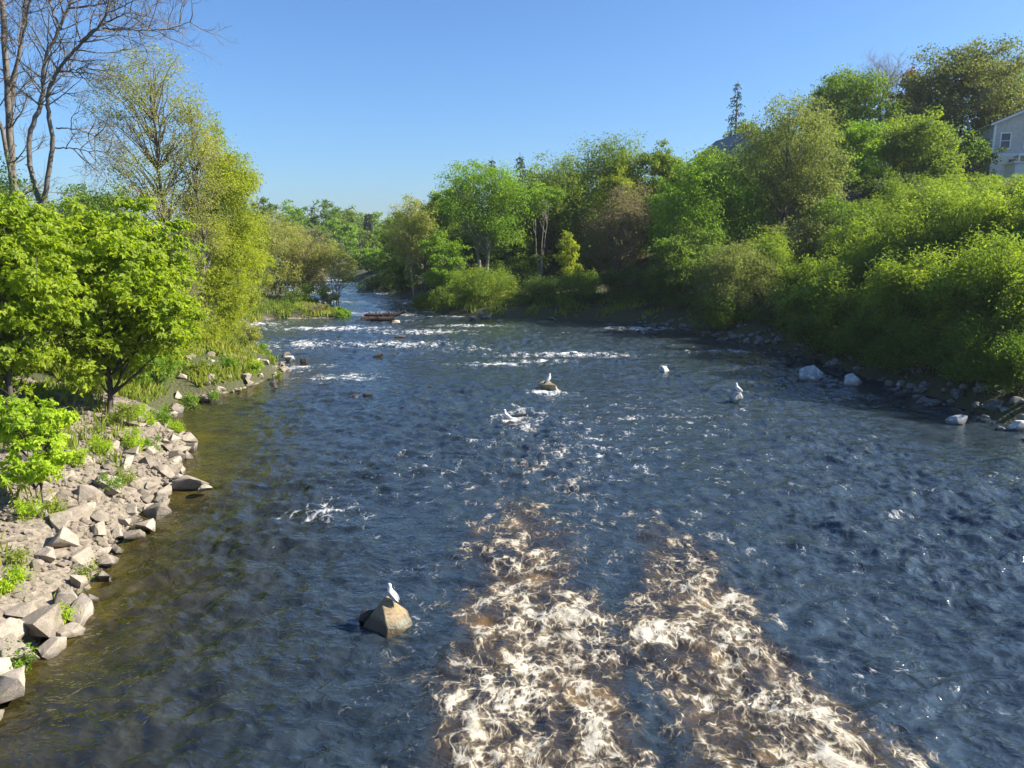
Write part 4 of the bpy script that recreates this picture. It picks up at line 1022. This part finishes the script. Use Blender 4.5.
# ------------------------------------------------------------------ houses
def box_v(bm, x0, x1, y0, y1, z0, z1):
    vs = [bm.verts.new(q) for q in ((x0, y0, z0), (x1, y0, z0), (x1, y1, z0), (x0, y1, z0), (x0, y0, z1), (x1, y0, z1), (x1, y1, z1), (x0, y1, z1))]
    for f_ in ((3, 2, 1, 0), (4, 5, 6, 7), (0, 1, 5, 4), (1, 2, 6, 5), (2, 3, 7, 6), (3, 0, 4, 7)): bm.faces.new([vs[i] for i in f_])
def prism(bm, poly, y0, y1):
    a = [bm.verts.new((x, y0, z)) for x, z in poly]; b_ = [bm.verts.new((x, y1, z)) for x, z in poly]
    bm.faces.new(a); bm.faces.new(b_[::-1])
    for i in range(len(poly)):
        j = (i + 1) % len(poly); bm.faces.new((a[j], a[i], b_[i], b_[j]))
def bobj(name, fn, mat, parent):
    bm = bmesh.new(); fn(bm); bmesh.ops.recalc_face_normals(bm, faces=bm.faces)
    me = bpy.data.meshes.new(name); bm.to_mesh(me); bm.free(); me.materials.append(M[mat]); return link(name, me, parent)
def clap_mat(name, col, pitch=.14):
    m, nt, nd, L = new_mat(name)
    tex = N(nt, 'ShaderNodeTexCoord'); sx = N(nt, 'ShaderNodeSeparateXYZ'); L.new(tex.outputs['Object'], sx.inputs[0])
    fr = N(nt, 'ShaderNodeMath', operation='FRACT'); mu = N(nt, 'ShaderNodeMath', operation='MULTIPLY'); mu.inputs[1].default_value = 1 / pitch
    L.new(sx.outputs[2], mu.inputs[0]); L.new(mu.outputs[0], fr.inputs[0])
    nz = N(nt, 'ShaderNodeTexNoise', i_Scale=3.0, i_Detail=4.0); L.new(tex.outputs['Object'], nz.inputs['Vector'])
    r = ramp(nt, [(.3, tuple(c * .85 for c in col)), (.7, tuple(min(1, c * 1.12) for c in col))]); L.new(nz.outputs[0], r.inputs[0])
    p = N(nt, 'ShaderNodeBsdfPrincipled', i_Roughness=.75); L.new(r.outputs[0], p.inputs['Base Color'])
    b = N(nt, 'ShaderNodeBump', i_Strength=.6, i_Distance=.02); L.new(fr.outputs[0], b.inputs['Height']); L.new(b.outputs[0], p.inputs['Normal'])
    o = N(nt, 'ShaderNodeOutputMaterial'); L.new(p.outputs[0], o.inputs[0]); return m
M['shingle'] = clap_mat('grey_shingle', (.50, .48, .44)); M['cream'] = clap_mat('cream_clapboard', (.80, .77, .68)); M['trim'] = plain_mat('white_trim', (.72, .73, .74), .5, .04)
M['roof'] = plain_mat('grey_roof', (.2, .21, .225), .8, .3, 5); M['roof_brown'] = plain_mat('weathered_roof', (.21, .205, .20), .85, .3, 5)
M['glass'] = plain_mat('window_glass', (.03, .035, .04), .08, .1, 3, .7); M['bluewhite'] = clap_mat('white_shed_board', (.66, .68, .70)); M['rail'] = plain_mat('porch_rail', (.55, .55, .53), .6, .05)
def window(h_, x, z, w_, hh, y=-.002, face='y'):
    def fr(bm):
        t = .11
        box_v(bm, x - w_ / 2 - t, x - w_ / 2, y - .07, y - .003, z - t, z + hh + t); box_v(bm, x + w_ / 2, x + w_ / 2 + t, y - .07, y - .003, z - t, z + hh + t)
        box_v(bm, x - w_ / 2, x + w_ / 2, y - .07, y - .003, z + hh, z + hh + t); box_v(bm, x - w_ / 2, x + w_ / 2, y - .08, y - .003, z - t, z)
        box_v(bm, x - w_ / 2, x + w_ / 2, y - .055, y - .02, z + hh / 2 - .03, z + hh / 2 + .03)
    wf = bobj('window', fr, 'trim', h_)
    bobj('pane', lambda bm: box_v(bm, x - w_ / 2, x + w_ / 2, y - .018, y - .004, z, z + hh), 'glass', wf)
def big_house():
    c = at(992, 150, 78.); zb = gz(c[0] + 4, 80) - .6
    h_ = thing('house', 'grey shingled house with white trim and cream lower storey on the right hill', 'house', (c[0], 78., zb), None, rad(-16))
    e = at(992, 124, 78.)[2] - zb
    mid = e * .52
    bobj('wall', lambda bm: box_v(bm, 0, 8, 0, 9, 0, mid), 'cream', h_)
    bobj('wall', lambda bm: prism(bm, [(0, mid + .003), (8, mid + .003), (8, e), (4, e + 1.75), (0, e)], -.02, 9), 'shingle', h_)
    def rf(bm):
        prism(bm, [(-.4, e - .12), (4, e + 1.8), (8.4, e - .12), (8.4, e + .06), (4, e + 2.0), (-.4, e + .06)], -.35, 9.3)
    bobj('roof', rf, 'roof', h_)
    bobj('rake_board', lambda bm: prism(bm, [(-.4, e - .2), (4, e + 1.72), (8.4, e - .2), (8.4, e - .02), (4, e + 1.9), (-.4, e - .02)], -.40, -.353), 'trim', h_)
    bobj('corner_board', lambda bm: box_v(bm, -.03, .16, -.05, .12, 0, e - .02), 'trim', h_)
    bobj('band_board', lambda bm: box_v(bm, .165, 8, -.06, -.022, mid - .1, mid + .1), 'trim', h_)
    for x in (1.05, 3.1, 5.2): window(h_, x, mid + .62, .75, 1.35, -.022)
    window(h_, 2.75, 1.1, 1.0, 1.5); window(h_, 4.3, 1.1, 1.0, 1.5); 
    d = bobj('door', lambda bm: box_v(bm, 1.55, 2.05, -.05, -.003, .35, mid - .45), 'glass', h_)
    def porch(bm):
        box_v(bm, 1.9, 8, -1.5, -.07, mid - .25, mid - .12)
        for x in (1.9, 3.6, 5.4): box_v(bm, x, x + .16, -1.5, -1.34, .3, mid - .253)
        box_v(bm, .2, 8, -1.5, -.02, .12, .28)
    bobj('porch', porch, 'trim', h_)
    def rail(bm):
        box_v(bm, .2, 1.88, -1.48, -1.42, 1.1, 1.17)
        for k in range(14): box_v(bm, .22 + k * .12, .26 + k * .12, -1.47, -1.43, .283, 1.098)
    bobj('railing', rail, 'rail', h_)
big_house()
def shed():
    c = at(1013, 185, 68.); zb = c[2] - .3; zg = gz(c[0] + 1.5, 69)
    h_ = thing('garden_shed', 'small pale blue white shed below the grey shingled house', 'shed', (c[0], 68., min(zg, zb) - .2), None, rad(-16))
    H = at(1013, 163, 68.)[2] - (min(zg, zb) - .2)
    bobj('wall', lambda bm: box_v(bm, 0, 3.2, 0, 3, 0, H), 'bluewhite', h_)
    bobj('roof', lambda bm: prism(bm, [(-.15, H + .003), (3.35, H + .003), (3.35, H + .12), (-.15, H + .16)], -.15, 3.15), 'bluewhite', h_)
    window(h_, .95, H - 1.55, .6, .5)
shed()
def roof_house():
    c = at(728, 152, 92.); zb = gz(c[0] + 3, 95) - .3
    e = c[2] - zb
    h_ = thing('house', 'house whose grey gabled roof shows above the bright green maple', 'house', (c[0], 92., zb), None, rad(8))
    bobj('wall', lambda bm: prism(bm, [(0, 0), (4.6, 0), (4.6, e), (2.3, e + 1.9), (0, e)], 0, 9), 'shingle', h_)
    bobj('wall', lambda bm: box_v(bm, 4.6, 7.6, 1.5, 8.5, 0, e - .2), 'shingle', h_)
    bobj('roof', lambda bm: prism(bm, [(-.35, e - .1), (2.3, e + 2.1), (4.95, e - .1), (4.95, e + .1), (2.3, e + 2.32), (-.35, e + .1)], -.4, 9.4), 'roof_brown', h_)
    bobj('roof', lambda bm: prism(bm, [(2.6, e + 1.7), (7.9, e - .2), (7.9, e), (2.6, e + 1.95)], 1.2, 8.8), 'roof', h_)
    window(h_, 2.3, e - .6, .9, 1.2)
roof_house()
def far_house():
    c = at(346, 250, 245.); zb = gz(c[0], 245.)
    zb = max(zb, at(352, 248, 245.)[2] - 1)
    h_ = thing('house', 'tiny white gabled house among the far trees up the valley', 'house', (c[0], 225., at(352, 246, 225.)[2]), None, rad(12))
    bobj('wall', lambda bm: prism(bm, [(0, 0), (5, 0), (5, 2.6), (2.5, 4.2), (0, 2.6)], 0, 7), 'trim', h_)
    bobj('roof', lambda bm: prism(bm, [(-.3, 2.45), (2.5, 4.25), (5.3, 2.45), (5.3, 2.65), (2.5, 4.5), (-.3, 2.65)], -.3, 7.3), 'roof', h_)
    window(h_, 1.5, .9, .9, 1.2); window(h_, 3.5, .9, .9, 1.2)
far_house()

# ------------------------------------------------------------------ weeds, grass and gravel
for i in range(26):
    px, py, hh = [(10, 575, .55), (16, 555, .4), (8, 630, .5), (140, 418, .8), (120, 428, .8), (158, 408, .8), (100, 455, .6), (125, 470, .55), (112, 480, .5), (30, 520, .5), (48, 512, .5), (150, 440, .5), (175, 425, .5),
                  (205, 380, .8), (230, 375, .8), (255, 372, .8), (280, 372, .5), (215, 392, .5), (60, 585, .35), (85, 545, .35), (190, 400, .7), (134, 442, .7), (240, 360, .9), (262, 350, .9), (75, 470, .6), (95, 405, 1.0)][i]
    w_ = W(px, py, .8 if px < 160 else .4); zz = gz(w_[0], w_[1])
    far = w_[1] > 30
    shrub('weed_plant', ('leafy yellow green weed tuft on the weedy tongue' if far else 'leafy yellow green weed tuft among the left bank boulders'), 'plant', 0, w_[1], 0, 0, ['sapling', 'grass', 'bright'][i % 3], 2.0, .09 if not far else .13, .3,
          'weed tufts on the tongue' if far else 'weed tufts among the boulders', n=6, stems=8, loc=(w_[0], w_[1], max(zz, .05)), h=hh, w=hh * 1.5, cap=3000, up=.2)

def scatter_grass():
    rng = np.random.default_rng(31)
    pts = []
    def area(n, x0, x1, y0, y1, cond):
        x = rng.uniform(x0, x1, n); y = rng.uniform(y0, y1, n); l, r = bank(x, y)
        k = cond(l, r, x, y) & (perlin(x * .5, y * .5, 91) > -.1); pts.append(np.stack([x[k], y[k]], 1))
    area(60000, -24, -8, 10, 34, lambda l, r, x, y: (l > 1.4) & ((l > 4) | (rng.uniform(0, 1, len(l)) < .18)))
    area(26000, -24, -9, 30, 48, lambda l, r, x, y: (l > .5))
    area(9000, -26, -12, 62, 80, lambda l, r, x, y: (l > .1))
    area(16000, -12, 14, 62, 78, lambda l, r, x, y: (r > .3) & (r < 6))
    P = np.concatenate(pts); z = terrain(P[:, 0], P[:, 1]); n = len(P)
    c = np.stack([P[:, 0], P[:, 1], z - .02], 1)
    hh = rng.uniform(.18, .5, n) * (1 + .5 * perlin(P[:, 0] * .7, P[:, 1] * .7, 92))
    th = rng.uniform(0, 6.28, n); w_ = .012 + .0007 * P[:, 1]
    s = np.stack([np.cos(th), np.sin(th), th * 0], 1) * w_[:, None]
    bend = np.stack([np.cos(th + 1.5), np.sin(th + 1.5), th * 0], 1) * (hh * rng.uniform(.1, .7, n))[:, None]
    up_ = np.array([0, 0, 1.])
    V_ = np.stack([c - s, c + s, c + s * .7 + bend * .35 + up_ * (hh * .6)[:, None], c + bend + up_ * hh[:, None], c - s * .7 + bend * .35 + up_ * (hh * .6)[:, None]], 1).reshape(-1, 3)
    F_ = np.arange(len(V_)).reshape(-1, 5)
    tag(link('bank_grass', mesh_np('bank_grass', V_, F_, False, mats=[M['grass']])), 'rough yellow green grass along the river banks', 'grass', None, 'stuff')
scatter_grass()
def gravel():
    rng = np.random.default_rng(32)
    base = bmesh.new(); bmesh.ops.create_icosphere(base, subdivisions=1, radius=1)
    bv = np.array([v.co[:] for v in base.verts]); bf = np.array([[v.index for v in f.verts] for f in base.faces]); base.free()
    n = 6000
    y = rng.uniform(10, 30, n); lx = np.interp(y, LB[:, 0], LB[:, 1]); d = rng.uniform(-.2, 6.5, n); x = lx - d
    z = terrain(x, y); s = rng.uniform(.025, .09, n) * np.where(rng.uniform(0, 1, n) < .1, 1.8, 1)
    sc = np.stack([s * rng.uniform(.8, 1.4, n), s * rng.uniform(.8, 1.2, n), s * rng.uniform(.5, .8, n)], 1)
    V_ = (bv[None] * (1 + rng.normal(0, .13, (n, len(bv), 1)))) * sc[:, None] + np.stack([x, y, z + .01], 1)[:, None]
    F_ = (bf[None] + (np.arange(n) * len(bv))[:, None, None]).reshape(-1, 3)
    tag(link('bank_gravel', mesh_np('bank_gravel', V_.reshape(-1, 3), F_, False, mats=[M['rock']])), 'tan gravel and small stones between the left bank boulders', 'gravel', None, 'stuff')
gravel()
def shade_stones():
    rng = np.random.default_rng(35)
    bvs = []
    for q in range(6):
        me_ = PROTO['rock_grey'][q]; bvs.append((np.array([v.co[:] for v in me_.vertices]), [tuple(p_.vertices) for p_ in me_.polygons]))
    Vs, T3, off = [], [], 0
    for i in range(190):
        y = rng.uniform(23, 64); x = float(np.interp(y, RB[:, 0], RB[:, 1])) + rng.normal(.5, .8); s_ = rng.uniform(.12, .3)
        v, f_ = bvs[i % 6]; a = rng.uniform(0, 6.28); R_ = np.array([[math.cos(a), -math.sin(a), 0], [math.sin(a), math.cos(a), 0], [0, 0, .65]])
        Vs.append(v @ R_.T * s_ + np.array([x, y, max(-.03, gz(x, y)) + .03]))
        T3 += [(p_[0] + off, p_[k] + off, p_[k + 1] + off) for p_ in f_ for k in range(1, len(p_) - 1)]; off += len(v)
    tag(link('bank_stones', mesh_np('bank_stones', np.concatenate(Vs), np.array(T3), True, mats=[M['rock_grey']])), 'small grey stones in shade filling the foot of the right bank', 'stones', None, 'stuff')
shade_stones()

# ------------------------------------------------------------------ air
def haze():
    bm = bmesh.new(); box_v(bm, -720, 720, -60, 1520, -3, 46); bmesh.ops.recalc_face_normals(bm, faces=bm.faces)
    me = bpy.data.meshes.new('haze'); bm.to_mesh(me); bm.free()
    m, nt, nd, L = new_mat('haze_air'); v = N(nt, 'ShaderNodeVolumePrincipled', i_Density=HAZE, i_Anisotropy=.2); v.inputs['Color'].default_value = (.86, .92, 1, 1)
    o = N(nt, 'ShaderNodeOutputMaterial'); L.new(v.outputs[0], o.inputs['Volume']); me.materials.append(m)
    tag(link('haze', me), 'thin pale haze in the air over the river valley', 'haze', None, 'stuff')
HAZE = .0002
haze()

# ------------------------------------------------------------------ light, sky, camera
SUN_AZ, SUN_EL = rad(89), rad(35)              # azimuth clockwise from straight up the river
sd = Vector((math.sin(SUN_AZ) * math.cos(SUN_EL), math.cos(SUN_AZ) * math.cos(SUN_EL), math.sin(SUN_EL)))
sl = bpy.data.lights.new('sun', 'SUN'); sl.energy = 5.0; sl.angle = rad(.5); sl.color = (1, .93, .80)
so = link('sun', sl, None, (30, 0, 60)); so.rotation_euler = (-sd).to_track_quat('-Z', 'Y').to_euler()
w = bpy.data.worlds.new('World'); S.world = w; w.use_nodes = True
nt = w.node_tree; nt.nodes.clear()
sky = nt.nodes.new('ShaderNodeTexSky'); sky.sky_type = 'NISHITA'; sky.sun_disc = False; sky.sun_elevation = SUN_EL; sky.sun_rotation = SUN_AZ
sky.altitude = 0; sky.air_density = 1.0; sky.dust_density = 1.0; sky.ozone_density = 5.0
bg = nt.nodes.new('ShaderNodeBackground'); bg.inputs[1].default_value = .076
wo = nt.nodes.new('ShaderNodeOutputWorld'); wb = nt.nodes.new('ShaderNodeMix'); wb.data_type = 'RGBA'; wb.blend_type = 'MULTIPLY'; wb.inputs[0].default_value = 1; wb.inputs[7].default_value = (.60, .79, .98, 1); nt.links.new(sky.outputs[0], wb.inputs[6]); nt.links.new(wb.outputs[2], bg.inputs[0]); nt.links.new(bg.outputs[0], wo.inputs[0])

cd = bpy.data.cameras.new('camera'); co = link('camera', cd, None, (0, 0, CAM_H))
cd.sensor_width = 36; cd.lens = FPX / 1024 * 36; cd.clip_end = 5000; cd.clip_start = .1
co.rotation_euler = (rad(90) - PITCH, 0, 0)
S.camera = co
S.view_settings.view_transform = 'Standard'; S.view_settings.look = 'None'; S.view_settings.exposure = 1.36; S.view_settings.gamma = 1
S.render.engine = 'CYCLES'
c = S.cycles
c.use_denoising = True; c.max_bounces = 9; c.diffuse_bounces = 5; c.glossy_bounces = 3; c.transmission_bounces = 6; c.transparent_max_bounces = 4
c.sample_clamp_direct = 5.0; c.sample_clamp_indirect = 6.0
c.caustics_reflective = False; c.caustics_refractive = False
c.use_adaptive_sampling = True; c.adaptive_threshold = .012
